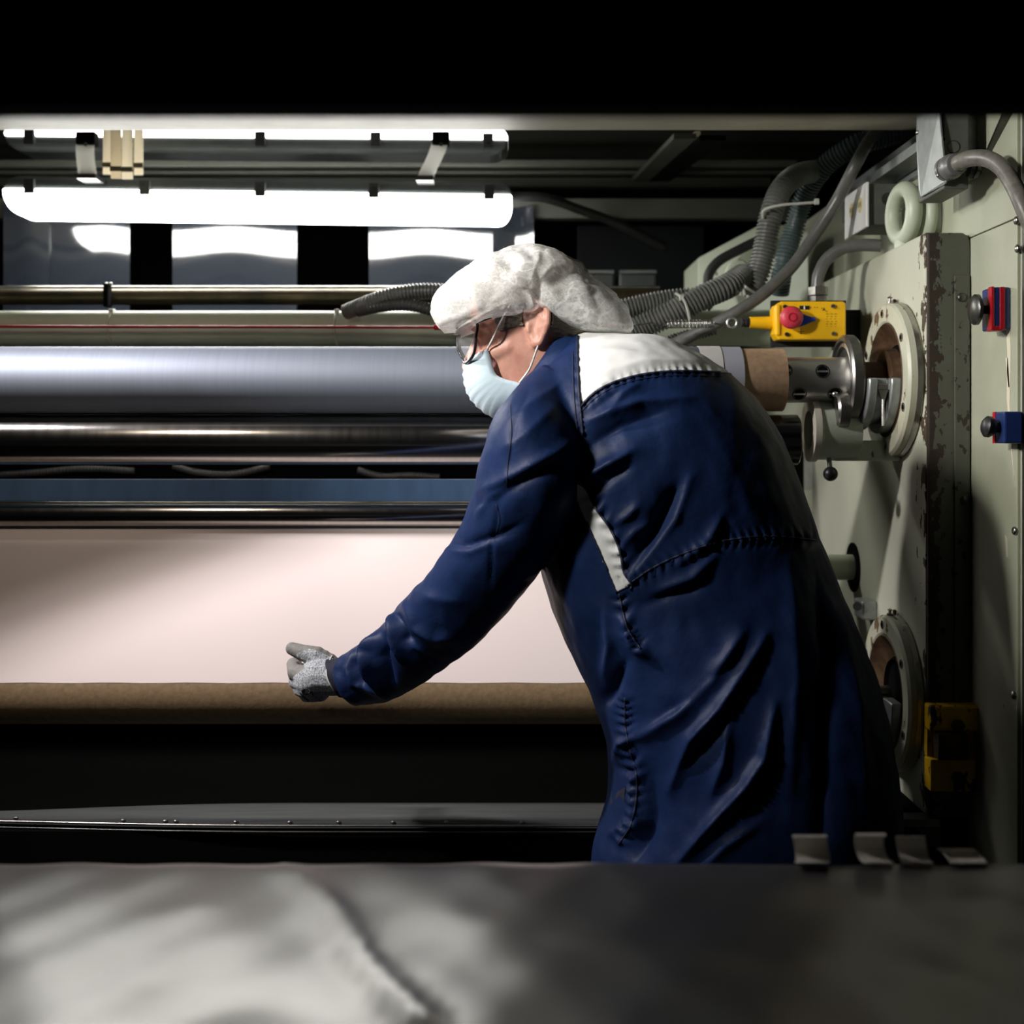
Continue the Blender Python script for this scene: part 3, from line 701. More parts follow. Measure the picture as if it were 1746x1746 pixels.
# yellow clamp on the foot of the plate
a, b = P(1588, 1352, 2.11), P(1678, 1205, 2.11)
t = thing('yellow_clamp', (a.x + .04, 2.13, a.z), 'worn yellow clamp block with two bolts on the side plate foot', 'clamp')
zm0, zm1 = P(0, 1296, 2.11).z, P(0, 1249, 2.11).z
obj('jaw', box(a.x, b.x, 2.115, 2.149, zm1, b.z), yellow_worn, t, bevel=.004)
obj('jaw', box(a.x, b.x - .010, 2.115, 2.149, a.z, zm0), yellow_worn, t, bevel=.004)
obj('back_strap', box(a.x + .001, b.x, 2.135, 2.149, zm0, zm1), yellow_worn, t)
obj('rusty_pad', box(a.x + .010, b.x - .028, 2.104, 2.136, zm0 + .001, zm1 - .001), rust, t, bevel=.002)
for py in (1236, 1325):
    c = P(1632, py, 2.115); obj('bolt', cyl(c, c + Vector((0, -.012, 0)), .011, 6), rust, t, bevel=.001)
# eyebolts on top
for px, Yv, X, lab in ((1542, 2.335, .742, 'front pale green lifting eye on top of the side plate'), (1578, 2.335, .774, 'second pale green lifting eye close behind the front one')):
    zc_ = zt + .060 + (0.004 if X < .75 else 0); cr = .017 if X < .75 else .014
    t = thing('lifting_eye', (X, Yv, zt), lab, 'lifting eye', 'lifting eyes')
    obj('eye', torus((X, Yv, zc_), (1, 0.12, 0), .046, 0.0155 if X < .75 else .0125, 40, 16), green_paint, t, smooth=60)
    obj('collar', lathe((X, Yv, zt - .001), (0, 0, 1), [(0, 0), (0, cr), (.012, cr), (.022, cr - .006), (.03, 0)], 28), green_paint, t, smooth=40)
# junction box with bent cover, gland and conduit
t = thing('junction_box', (.742, 2.1, 1.76), 'grey junction box with a loose bent cover above the side plate', 'junction box')
zj = P(0, 322, 2.06).z
obj('box_body', box(.722, .764, 2.06, 2.19, zj, 2.05), box_grey, t, bevel=.002)
obj('mount_bracket', box(.76, .8008, 2.12, 2.18, zj + .03, 2.0), galv, t)
obj('cover', prism([P(1563, 190, 2.18), P(1601, 190, 2.055), P(1604, 224, 2.052), P(1613, 308, 2.048), P(1610, 314, 2.05), P(1570, 336, 2.16), P(1566, 322, 2.165), P(1562, 235, 2.18)], (.003, 0, 0)), galv, t, bevel=.0006)
obj('cover_screw', sphere(P(1600, 299, 2.05), .004, seg=10), steel, t, smooth=60)
obj('cover_screw', sphere(P(1565, 226, 2.17), .004, seg=10), steel, t, smooth=60)
for px, py, r in ((1609, 237, .0028), (1613, 268, .0028)):
    obj('punched_hole', cyl(P(px, py, 2.0594), P(px, py, 2.061), r, 12), void_black, t)
obj('knockout', ring(P(1626, 250, 2.0592), (0, 1, 0), 0, .001, .0098, .0108, 24), dark_steel, t)
t = thing('conduit', P(1620, 283, 2.05), 'mottled grey conduit with hex gland curving off the frame edge', 'conduit')
g0, g1 = P(1612, 289, 2.055), P(1640, 276, 2.0)
dr = (g1 - g0).normalized()
gl = obj('gland', lathe(g0, dr, [(0, 0), (0, .020), (.008, .020), (.008, .017), (.014, .021), (.024, .021), (.028, .018), (.040, .018), (.042, .013), (.042, 0)], 24), mat('grey_gland', (.2, .2, .2), .4, .2, var=.2), t, smooth=35)
obj('sheath', tube([g0 + dr * .03, P(1650, 271, 1.99), P(1680, 270, 1.97), P(1706, 284, 1.95), P(1727, 313, 1.93), P(1745, 352, 1.91), P(1768, 410, 1.90)], .0135, 16, .008), conduit_grey, t, smooth=60)
obj('second_gland', lathe(P(1652, 290, 2.04), (.9, 0, -.2), [(0, 0), (0, .012), (.006, .012), (.008, .010), (.010, .012), (.016, .010), (.022, 0)], 16), black_pl, t, smooth=35)
o = obj('hanger_bar', ribbon([P(1722, 185, 1.965), P(1690, 258, 2.06)], (.016, 0, 0), .006), dark_steel); tag(o, 'dark flat bar above the conduit against the frame', 'bar')
# strut and outlet box
t = thing('strut_channel', (.77, 2.45, 1.86), 'galvanised strut channel running back from the junction box', 'channel')
obj('channel_back', box(.790, .8008, 2.19, 2.95, 1.855, 1.935), galv, t, bevel=.001)
obj('channel_lip', box(.742, .790, 2.19, 2.72, 1.868, 1.873), galv, t)
obj('channel_lip', box(.742, .746, 2.19, 2.72, 1.873, 1.886), galv, t)
obj('channel_bolt', cyl((.791, 2.40, 1.917), (.782, 2.40, 1.917), .008, 6), steel, t)
t = thing('outlet_box', (.735, 2.5, 1.755), 'grey outlet box with a white two-socket plate', 'outlet')
z0, z1b = P(0, 383, 2.45).z, P(0, 313, 2.45).z
obj('box_body', box(.708, .80, 2.45, 2.58, z0, z1b), box_grey, t, bevel=.002)
obj('knockout', cyl((.748, 2.4496, (z0 + z1b) / 2 + .01), (.748, 2.452, (z0 + z1b) / 2 + .01), .013, 20), dark_steel, t)
pl_ = obj('face_plate', box(.702, .708, 2.44, 2.60, z0 - .006, z1b + .002), white_pl, t, bevel=.002)
for yy in (2.482, 2.545):
    s = obj('socket', lathe((.7022, yy, (z0 + z1b) / 2 + .004), (-1, 0, 0), [(0, .016), (.0012, .0155), (.0012, 0)], 24), mat('aged_ivory', (.62, .54, .30), .4, var=.1), pl_)
    for q in (-.006, .006): obj('socket_slot', box(.7003, .7012, yy + q - .001, yy + q + .001, (z0 + z1b) / 2, (z0 + z1b) / 2 + .010), void_black, s)
    
    
# flexible lead from the plate to the pull switch
Yw = 2.45
t = thing('pull_switch', P(1376, 590, Yw), 'yellow pull-cord safety switch with red mushroom button', 'safety switch')
a, b = P(1313, 592, Yw + .03), P(1441, 513, Yw + .03)
bp_ = obj('mounting_plate', box(a.x, b.x, Yw + .022, Yw + .030, a.z, b.z), black_paint, t, bevel=.001)
obj('plate_return', box(b.x - .004, b.x, Yw + .03, Yw + .12, a.z, b.z), black_paint, bp_)
obj('plate_arm', box(b.x - .004, XF, Yw + .11, Yw + .12, a.z + .01, b.z - .01), black_paint, bp_)
a, b = P(1316, 581, Yw), P(1437, 516, Yw)
k = 10 / F * Yw
bd = obj('switch_body', prism([Vector((a.x, Yw - .025, a.z + k)), Vector((a.x + k * .7, Yw - .025, a.z)), Vector((b.x - k * .4, Yw - .025, a.z)), Vector((b.x, Yw - .025, a.z + k * .4)), Vector((b.x, Yw - .025, b.z - k * .4)), Vector((b.x - k * .4, Yw - .025, b.z)), Vector((a.x + k * 1.2, Yw - .025, b.z)), Vector((a.x, Yw - .025, b.z - k))], (0, .047, 0)), yellow, t, bevel=.003)
obj('end_ridge', box(a.x + .002, a.x + .012, Yw - .028, Yw + .018, a.z + .008, b.z - .006), yellow, bd, bevel=.003)
for px, py in ((1338, 523), (1420, 522), (1341, 570), (1421, 569)):
    c = P(px, py, Yw - .026); s = obj('cover_screw', cyl(c, c + Vector((0, -.003, 0)), .0042, 14), steel, bd)
    obj('screw_slot', box(c.x - .003, c.x + .003, c.y - .0036, c.y - .0028, c.z - .0007, c.z + .0007), void_black, s)
c = P(1346, 543, Yw - .03)
rb = obj('mushroom_button', lathe(c + Vector((0, .006, 0)), (0, -1, 0), [(0, 0), (0, .010), (.016, .010), (.018, .0215), (.026, .0225), (.031, .019), (.0335, .012), (.0345, 0)], 36), red_pl, t, smooth=50)
obj('button_mark', ring(c + Vector((0, -.0283, 0)), (0, -1, 0), 0, .001, .007, .0085, 24), red_gloss, rb)
obj('lever', prism([P(x, y, Yw - .034) for x, y in ((1358, 530), (1366, 533), (1372, 536), (1384, 540), (1392, 541), (1392, 546), (1384, 549), (1373, 554), (1364, 557), (1358, 556))], (0, .012, 0)), blue_pl, t, bevel=.0025)
obj('window', box(*sorted((P(1358, 527, Yw).x, P(1375, 527, Yw).x)), Yw - .0265, Yw - .024, *sorted((P(0, 530, Yw).z, P(0, 523.5, Yw).z))), black_pl, bd, bevel=.0005)
obj('pointer', box(*sorted((P(1365, 0, Yw).x, P(1367, 0, Yw).x)), Yw - .0272, Yw - .0262, *sorted((P(0, 530, Yw).z, P(0, 524, Yw).z))), white_pl, bd)
ink = mat('dark_print', (.16, .08, .01), .5, var=.2)
def ink_box(x0, x1, y0, y1): obj('print_mark', box(P(x0, 0, Yw).x, P(x1, 0, Yw).x, Yw - .0255, Yw - .0249, P(0, y1, Yw).z, P(0, y0, Yw).z), ink, bd)
for x, y in ((1377, 526.5), (1384, 526.5), (1388, 526.5), (1396, 528), (1404, 533)): ink_box(x - 1.2, x + 1.2, y - .7, y + .7)
for q in range(3):
    for j in range(6): ink_box(1403 + q * 7 + (j % 2), 1407.5 + q * 7 - (j % 3), 537 + j * 4.2, 538 + j * 4.2)
ink_box(1355, 1366, 566.5, 567.6); ink_box(1360, 1361.2, 562, 572); ink_box(1357, 1364, 569.5, 570.3)
obj('warning_triangle', prism([P(1402, 529.5, Yw - .0255), P(1408, 529.5, Yw - .0255), P(1405, 524, Yw - .0255)], (0, .0008, 0)), ink, bd)
obj('snout', cyl(P(1318, 551, Yw), P(1278, 550, Yw), .0135, 28, r1=.0115), yellow, t, smooth=40)
bt = lathe(P(1279, 550, Yw), (-1, 0, 0), [(0, 0), (0, .0095), (.004, .0095), (.004, .008), (.007, .008), (.007, .0095), (.011, .0095), (.011, .0075), (.014, .0075), (.014, .0088), (.018, .0085), (.018, 0)], 24)
obj('boot', bt, rubber, t, smooth=40)
obj('eye_ring', torus(P(1248, 550.5, Yw), (0, 1, 0), .0095, .0022, 28, 8), chrome, t, smooth=60)
# spring between cord and switch
t = thing('tension_spring', P(1188, 556, Yw), 'steel tension spring with hooks joining cord and yellow switch', 'spring')
pp = []
a, b = P(1137, 553, Yw), P(1218, 552, Yw); turns = 26
for i in range(turns * 10 + 1):
    an = i / 10 * 2 * math.pi; s = i / (turns * 10); c = a.lerp(b, s)
    pp.append(c + Vector((0, math.cos(an) * .008, math.sin(an) * .008)))
obj('coil', sweep(pp, .00115, 6), steel, t, smooth=60)
obj('hook', tube([b + Vector((-.004, 0, .002)), P(1226, 553, Yw), P(1238, 553, Yw), P(1246, 556, Yw), P(1246, 560, Yw), P(1240, 560, Yw)], .0016, 8, .003), steel, t, smooth=60)
obj('hook', tube([a + Vector((.003, 0, 0)), P(1128, 556, Yw), P(1116, 553, Yw), P(1108, 550, Yw), P(1098, 553, Yw), P(1080, 553, Yw), P(1048, 554, Yw + .02)], .0018, 8, .003), steel, t, smooth=60)
# conduit from the switch into the plate top
t = thing('switch_lead', P(1394, 512, 2.46), 'short dark conduit bending from the yellow switch into the plate', 'conduit')
c = P(1395, 514, 2.46)
obj('gland', lathe(c, (0, 0, 1), [(0, 0), (0, .0175), (.010, .0175), (.011, .014), (.012, .020), (.028, .020), (.030, .013), (.036, .012), (.036, 0)], 6), steel, t)
obj('sheath', tube([P(1393, 492, 2.46), P(1396, 468, 2.46), P(1410, 442, 2.46), P(1438, 423, 2.45), P(1470, 418, 2.44), P(1502, 419, 2.43)], .0125, 16, .006), cable_grey, t, smooth=60)

# ================================================================== hoses and cables
def hose(pts, rpx, m, label, Yd, pitch=.0078, depth=.20):
    v = [P(x, y, yy) for (x, y), yy in zip(pts, Yd)]
    o = obj('corrugated_hose', corrugated(v, rpx / F * (sum(Yd) / len(Yd)), pitch, 20, depth), m, smooth=60)
    return tag(o, label, 'hose', 'corrugated hoses')
hose([(1532, 226), (1490, 238), (1450, 252), (1402, 288), (1372, 336), (1354, 390), (1336, 450), (1328, 500)], 18, hose_teal, 'teal grey corrugated hose arching down beside the black cable', (2.64, 2.64, 2.65, 2.69, 2.73, 2.75, 2.75, 2.78))
hose([(1400, 292), (1362, 298), (1333, 322), (1315, 365), (1304, 420), (1292, 468), (1276, 500)], 20, hose_grey, 'thick grey corrugated hose with a bright tie near its top', (2.72, 2.66, 2.63, 2.62, 2.62, 2.62, 2.62))
hose([(1020, 540), (1080, 524), (1130, 514), (1178, 509), (1215, 512)], 19, hose_grey, 'grey corrugated hose leaving the hair net, upper of two', (2.645,) * 5)
hose([(1040, 585), (1090, 560), (1150, 532), (1200, 506), (1240, 488), (1268, 470)], 22, hose_grey, 'grey corrugated hose crossing behind the tension spring', (2.58, 2.58, 2.57, 2.57, 2.58, 2.62))
hose([(1100, 605), (1140, 583), (1190, 568), (1220, 560)], 11, hose_dark, 'thin dark corrugated hose low behind the white yoke', (2.6,) * 4, .007)
hose([(590, 532), (630, 516), (670, 503), (715, 497), (760, 498), (800, 505)], 14, hose_grey, 'grey corrugated hose running to the hair net, upper of two', (2.7, 2.66, 2.64, 2.63, 2.62, 2.62))
hose([(610, 530), (655, 521), (700, 520), (745, 531), (790, 545)], 11, hose_dark, 'dark corrugated hose running to the hair net, lower of two', (2.68, 2.64, 2.62, 2.6, 2.6), .0085)
v = [P(x, y, yy) for x, y, yy in ((1545, 202, 2.53), (1525, 208, 2.52), (1488, 232, 2.50), (1462, 275, 2.44), (1428, 340, 2.48), (1390, 400, 2.5), (1350, 455, 2.5), (1300, 502, 2.5), (1245, 538, 2.51), (1180, 572, 2.53), (1120, 600, 2.55))]
o = obj('black_cable', tube(v, .0125, 16, .008), cable_grey, smooth=60); tag(o, 'smooth dark cable sweeping in front of the corrugated hoses', 'cable')
v = [P(x, y, 2.94) for x, y in ((1310, 402), (1262, 425), (1225, 446), (1208, 470), (1212, 492), (1232, 500))]
o = obj('thin_cable', tube(v, .012, 12, .01), rubber, smooth=60); tag(o, 'thin black cable looping behind the thick grey hose', 'cable')
a = [P(1190, 440, 3.1), P(1305, 378, 2.98), P(1379, 391, 2.98), P(1379, 530, 2.98), P(1190, 530, 3.1)]
o = obj('cable_duct', prism(a, (0, .25, 0)), green_paint, bevel=.003); tag(o, 'pale green sloping duct side behind the hoses', 'duct')
o = obj('hook_bolt', tube([P(1243, 500, 2.75), P(1243, 470, 2.75), P(1250, 454, 2.75), P(1262, 450, 2.75), P(1272, 460, 2.75), P(1274, 478, 2.75)], .011, 14, .006), green_paint, smooth=60); tag(o, 'curved pale green hook bolt behind the grey hose', 'hook')
tie('cable_tie', [P(1301, 372, 2.60), P(1303, 358, 2.585), P(1330, 350, 2.575), P(1365, 347, 2.57), P(1392, 345, 2.57)], .0032, 'cable tie bridging the two tall hoses', knot=P(1392, 344, 2.57))
t = thing('cable_tie', P(1268, 494, 2.585), 'cut cable tie tails at the foot of the thick hose', 'cable tie', 'nylon cable ties')
obj('band', tube([P(1263, 482, 2.585), P(1272, 490, 2.575), P(1288, 500, 2.59)], .0032, 8, .006), tie_m, t)
for q in ((1254, 500), (1262, 505), (1270, 505)): obj('tail', cyl(P(1266, 488, 2.58), P(q[0], q[1], 2.57), .0035, 6), tie_m, t)
tie('cable_tie', [P(1152, 500, 2.56), P(1165, 510, 2.545), P(1174, 535, 2.54), P(1178, 565, 2.55), P(1178, 592, 2.56)], .0032, 'cable tie round the hoses beside the spring', knot=P(1162, 508, 2.55))

# ================================================================== stop switches on the frame
def stop_switch(px, py, w_, h_, label, top):
    Yv = .799 * F / (px + w_ / 2 - CX)
    c = P(px, py, Yv); X0 = .801
    t = thing('stop_switch', (X0, Yv, c.z), label, 'switch', 'stop switches on the frame')
    hh = h_ / F * Yv / 2
    obj('switch_body', box(X0 - .030, X0, Yv - .022, Yv + .022, c.z - hh, c.z + hh), blue_dark, t, bevel=.003)
    if top:
        obj('red_stripe', box(X0 - .032, X0 - .026, Yv - .0235, Yv - .008, c.z - hh - .001, c.z + hh + .001), red_gloss, t, bevel=.002)
        obj('red_stripe', box(X0 - .0305, X0 - .012, Yv - .0235, Yv + .0, c.z - hh - .002, c.z - hh + .006), red_gloss, t, bevel=.002)
        obj('red_stripe', box(X0 - .018, X0 - .010, Yv - .0245, Yv - .0215, c.z - hh, c.z + hh), red_gloss, t, bevel=.001)
        obj('stem', cyl((X0 - .03, Yv, c.z), (X0 - .045, Yv, c.z), .007, 16), black_pl, t, smooth=40)
        obj('knob', lathe((X0 - .042, Yv, c.z), (-1, 0, 0), [(0, 0), (0, .020), (.003, .025), (.008, .025), (.012, .021), (.014, 0)], 32), dark_steel, t, smooth=40)
    else:
        obj('red_edge', box(X0 - .031, X0 - .028, Yv + .012, Yv + .023, c.z - hh, c.z + hh), red_gloss, t)
        obj('stem', cyl((X0 - .03, Yv, c.z), (X0 - .042, Yv, c.z), .008, 16), black_pl, t, smooth=40)
        obj('knob', lathe((X0 - .038, Yv, c.z), (-1, 0, .15), [(0, 0), (0, .013), (.006, .017), (.012, .017), (.017, .011), (.019, 0)], 28), black_pl, t, smooth=40)
stop_switch(1697, 528, 30, 72, 'upper stop switch with red and blue body and grey knob', True)
stop_switch(1716, 729, 34, 54, 'lower stop switch with dark blue body and black knob', False)

# ================================================================== foreground table
ZT = .922
t = thing('work_table', (0, .9, 0), 'dark work table in the foreground under the plastic sheet', 'table')
obj('table_top', box(-1.3, 1.3, .45, 1.235, ZT - .05, ZT - .012), dark_steel, t, bevel=.003)
for sx in (-1.22, 1.22):
    for y in (.5, 1.18): obj('leg', box(sx - .03, sx + .03, y - .03, y + .03, 0, ZT - .05), dark_steel, t)
bm = bmesh.new(); g = []
nx, ny = 220, 90
def seg_d(px, py, a, b):
    ax, ay = a; bx, by = b; dx, dy = bx - ax, by - ay
    s = max(0, min(1, ((px - ax) * dx + (py - ay) * dy) / (dx * dx + dy * dy)))
    return math.hypot(px - ax - s * dx, py - ay - s * dy), s
creases = (((-.225, 1.232), (-.167, 1.1226), .016, .014), ((-.167, 1.1226), (-.134, 1.033), .018, .014), ((-.134, 1.033), (-.1085, .978), .018, .012), ((-.1085, .978), (-.066, .904), .016, .012), ((-.28, 1.10), (-.20, .92), .006, .04), ((-.05, 1.10), (.35, .97), .003, .03), ((.1, 1.2), (.55, 1.1), .003, .03))
for j in range(ny + 1):
    row = []
    for i in range(nx + 1):
        x = -1.32 + 2.64 * i / nx; y = .40 + .86 * j / ny
        zz = ZT - .003 + .0011 * math.sin(x * 9 + 2 * math.sin(y * 7)) * math.sin(y * 11 + x * 3) + .0008 * math.sin(x * 61) * math.sin(y * 40)
        mc = 0
        for q, (a, b, am, wd) in enumerate(creases):
            d, s = seg_d(x, y, a, b); v_ = am * .5 * math.exp(-(d / abs(wd)) ** 2)
            if q < 4: mc = max(mc, v_)
            else: zz += v_
        zz += mc * (.75 if y < 1.2 else .75 * (1.26 - y) / .06)
        if y > 1.225: zz -= (y - 1.225) ** 2 * 9 + .0004 * math.sin(x * 47)
        row.append(bm.verts.new((x, y + (0.001 * math.sin(x * 31) if j == ny else 0), zz)))
    g.append(row)
r2 = [bm.verts.new((v.co.x, v.co.y + .004, ZT - .09)) for v in g[-1]]; g.append(r2)
for j in range(len(g) - 1):
    for i in range(nx): bm.faces.new((g[j][i], g[j][i + 1], g[j + 1][i + 1], g[j + 1][i]))
o = obj('plastic_sheet', bm, sheet_m, smooth=70); tag(o, 'creased grey plastic sheet covering the foreground table', 'sheet')
def tape(pts, wpx, lean, label):
    Y = 1.245
    path = spline([P(x, y, Y + d) for x, y, d in pts], .003)
    o = obj('tape_strip', ribbon(path, (wpx / F * Y, 0, 0), .0008), tape_m, smooth=60); tag(o, label, 'tape', 'curled paper tapes on the sheet edge')
tape([(1384, 1472, -.03), (1386, 1466, .0), (1384, 1448, .008), (1381, 1430, .004), (1380, 1424, -.006), (1381, 1428, -.014)], 58, 0, 'squarish curled tape strip farthest from the frame edge')
tape([(1500, 1472, -.02), (1490, 1464, .0), (1483, 1445, .008), (1482, 1428, .003), (1484, 1421, -.007), (1486, 1426, -.014)], 50, 0, 'tallest curled tape strip, second from the coat hem')
tape([(1566, 1472, -.02), (1560, 1466, .0), (1556, 1450, .008), (1553, 1435, .003), (1552, 1426, -.005)], 50, 0, 'leaning curled tape strip, third from the coat hem')
tape([(1652, 1472, -.02), (1648, 1466, .0), (1642, 1458, .010), (1634, 1450, .014), (1628, 1447, .006)], 62, 0, 'low flattened tape strip nearest the frame edge')
# ================================================================== the person
from mathutils import noise as mnoise
def chain(bm, pts, seg=14):
    """overlapping closed spheres and cones: pts = [(Vector, r), ...]"""
    for (a, ra), (b, rb) in zip(pts, pts[1:]):
        n = max(2, int((b - a).length / (min(ra, rb) * .5)))
        for k in range(n + 1):
            s = k / n; sphere(a.lerp(b, s), ra + (rb - ra) * s, bm, seg)
    return bm
def loft(bm, rings):
    rows = [[bm.verts.new(p) for p in r] for r in rings]; n = len(rows[0])
    for a, b in zip(rows, rows[1:]):
        for i in range(n): bm.faces.new((a[i], a[(i + 1) % n], b[(i + 1) % n], b[i]))
    for r in (rows[0], rows[-1]):
        c = bm.verts.new(sum((v.co for v in r), Vector()) / n)
        for i in range(n): bm.faces.new((r[i], r[(i + 1) % n], c))
    return bm
def oval(A, B, Y, hd, n=40, e=2.3, tw=0.0):
    a, b = P(*A, Y), P(*B, Y); c = (a + b) / 2; h = (b - a) / 2; out = []
    for i in range(n):
        t = 2 * math.pi * i / n; ct, st = math.cos(t), math.sin(t)
        q = (abs(ct) ** e + abs(st) ** e) ** (-1 / e)
        out.append(c + h * ct * q + Vector((0, hd, 0)) * st * q + Vector((tw * st * q, 0, 0)))
    return out
def smooth_rings(spec, per=5):
    """spec rows of numbers interpolated by Catmull-Rom"""
    q = [spec[0]] + list(spec) + [spec[-1]]; out = []
    for i in range(1, len(q) - 2):
        for k in range(per):
            t = k / per
            out.append([.5 * (2 * b + (c - a) * t + (2 * a - 5 * b + 4 * c - d) * t * t + (3 * b - a - 3 * c + d) * t ** 3) for a, b, c, d in zip(q[i - 1], q[i], q[i + 1], q[i + 2])])
    out.append(list(spec[-1])); return out
def remesh(bm, voxel, it=6, fac=.5):
    me = bpy.data.meshes.new('tmp'); bmesh.ops.recalc_face_normals(bm, faces=bm.faces); bm.to_mesh(me); bm.free()
    o = bpy.data.objects.new('tmp', me); COL.objects.link(o)
    m = o.modifiers.new('r', 'REMESH'); m.mode = 'VOXEL'; m.voxel_size = voxel; m.adaptivity = 0
    m = o.modifiers.new('s', 'SMOOTH'); m.iterations = it; m.factor = fac
    dg = bpy.context.evaluated_depsgraph_get(); ev = o.evaluated_get(dg); em = ev.to_mesh()
    V = np.empty(len(em.vertices) * 3); em.vertices.foreach_get('co', V); V = V.reshape(-1, 3).copy()
    Nn = np.empty(len(em.vertices) * 3); em.vertices.foreach_get('normal', Nn); Nn = Nn.reshape(-1, 3).copy()
    Fc = [tuple(p.vertices) for p in em.polygons]
    ev.to_mesh_clear(); bpy.data.objects.remove(o); bpy.data.meshes.remove(me)
    return V, Nn, Fc
def mk(V, Fc):
    me = bpy.data.meshes.new('m'); me.from_pydata([tuple(v) for v in V], [], Fc); me.update(); return me
def sub(V, Fc, keep):
    idx = -np.ones(len(V), int); fs = [f for f, k in zip(Fc, keep) if k]; u = np.unique(np.array([i for f in fs for i in f], int))
    idx[u] = np.arange(len(u)); return mk(V[u], [tuple(int(idx[i]) for i in f) for f in fs])
def proj(V): return np.stack([CX + V[:, 0] / V[:, 1] * F, HY - (V[:, 2] - EYE) / V[:, 1] * F], 1)
def inside(pt, poly):
    x, y = pt[:, 0], pt[:, 1]; r = np.zeros(len(pt), bool); n = len(poly)
    for i in range(n):
        x0, y0 = poly[i]; x1, y1 = poly[(i + 1) % n]
        c = ((y0 > y) != (y1 > y)) & (x < (x1 - x0) * (y - y0) / ((y1 - y0) or 1e-9) + x0); r ^= c
    return r
def dist_line(pt, line):
    """distance to a polyline, and the parameter 0..1 along it, and the nearest point"""
    best = np.full(len(pt), 1e9); par = np.zeros(len(pt)); near = np.zeros((len(pt), 2)); n = len(line) - 1
    for i in range(n):
        a = np.array(line[i], float); b = np.array(line[i + 1], float); d = b - a
        s = np.clip(((pt - a) @ d) / (d @ d), 0, 1); q = a + s[:, None] * d
        dd = np.hypot(*(pt - q).T); m = dd < best
        best[m] = dd[m]; par[m] = (i + s[m]) / n; near[m] = q[m]
    return best, par, near

navy = mat('navy_coat_fabric', (0.009, 0.0235, 0.083), 0.50, var=0.2, vscale=5, bump=0.35, bscale=30, bdist=.005, spec=.18)
navy_knit = mat('navy_knit', (0.008, 0.010, 0.028), 0.8, var=0.3, vscale=120, stretch=(1, 8, 1), bump=0.4, bscale=150)
coat_white = mat('white_coat_fabric', (0.78, 0.79, 0.77), 0.5, var=0.04, vscale=8, bump=0.2, bscale=22, bdist=.005)
seam_m = mat('navy_seam', (0.008, 0.014, 0.045), 0.6, var=0.3, vscale=150, bump=0.5, bscale=300)
skin = mat('skin', (0.66, 0.36, 0.27), 0.48, col2=(0.52, 0.23, 0.17), vscale=28, bump=0.15, bscale=160)
skin.node_tree.nodes['Principled BSDF'].inputs['Subsurface Weight'].default_value = 0.12
skin.node_tree.nodes['Principled BSDF'].inputs['Subsurface Radius'].default_value = (0.012, 0.004, 0.002)
hair_m = mat('grey_hair', (0.30, 0.25, 0.18), 0.55, col2=(0.07, 0.055, 0.04), vscale=90, stretch=(1, 1, 6), bump=0.7, bscale=260)
mask_m = mat('pale_blue_mask', (0.62, 0.76, 0.82), 0.65, var=0.05, vscale=10, bump=0.15, bscale=120)
strap_m = mat('white_elastic', (0.78, 0.76, 0.70), 0.6, var=0.05, bump=0.1)
frame_m = mat('black_frame', (0.015, 0.015, 0.018), 0.25, var=0.2)
lens_m = clear('clear_lens', (0.9, 0.92, 0.92), 0.03, 0.10, 5.0, 0.02)
glove_m = mat('heathered_grey_knit', (0.60, 0.64, 0.66), 0.85, col2=(0.07, 0.08, 0.09), vscale=420, stretch=(1, 1, .8), bump=0.4, bscale=500)
coating_m = mat('grey_glove_coating', (0.24, 0.235, 0.21), 0.65, var=0.3, vscale=80, bump=0.3, bscale=200)
trouser_m = mat('dark_trousers', (0.02, 0.022, 0.03), 0.8, var=0.3, bump=0.2)
shoe_m = mat('black_shoe', (0.015, 0.014, 0.013), 0.4, var=0.3, bump=0.1)
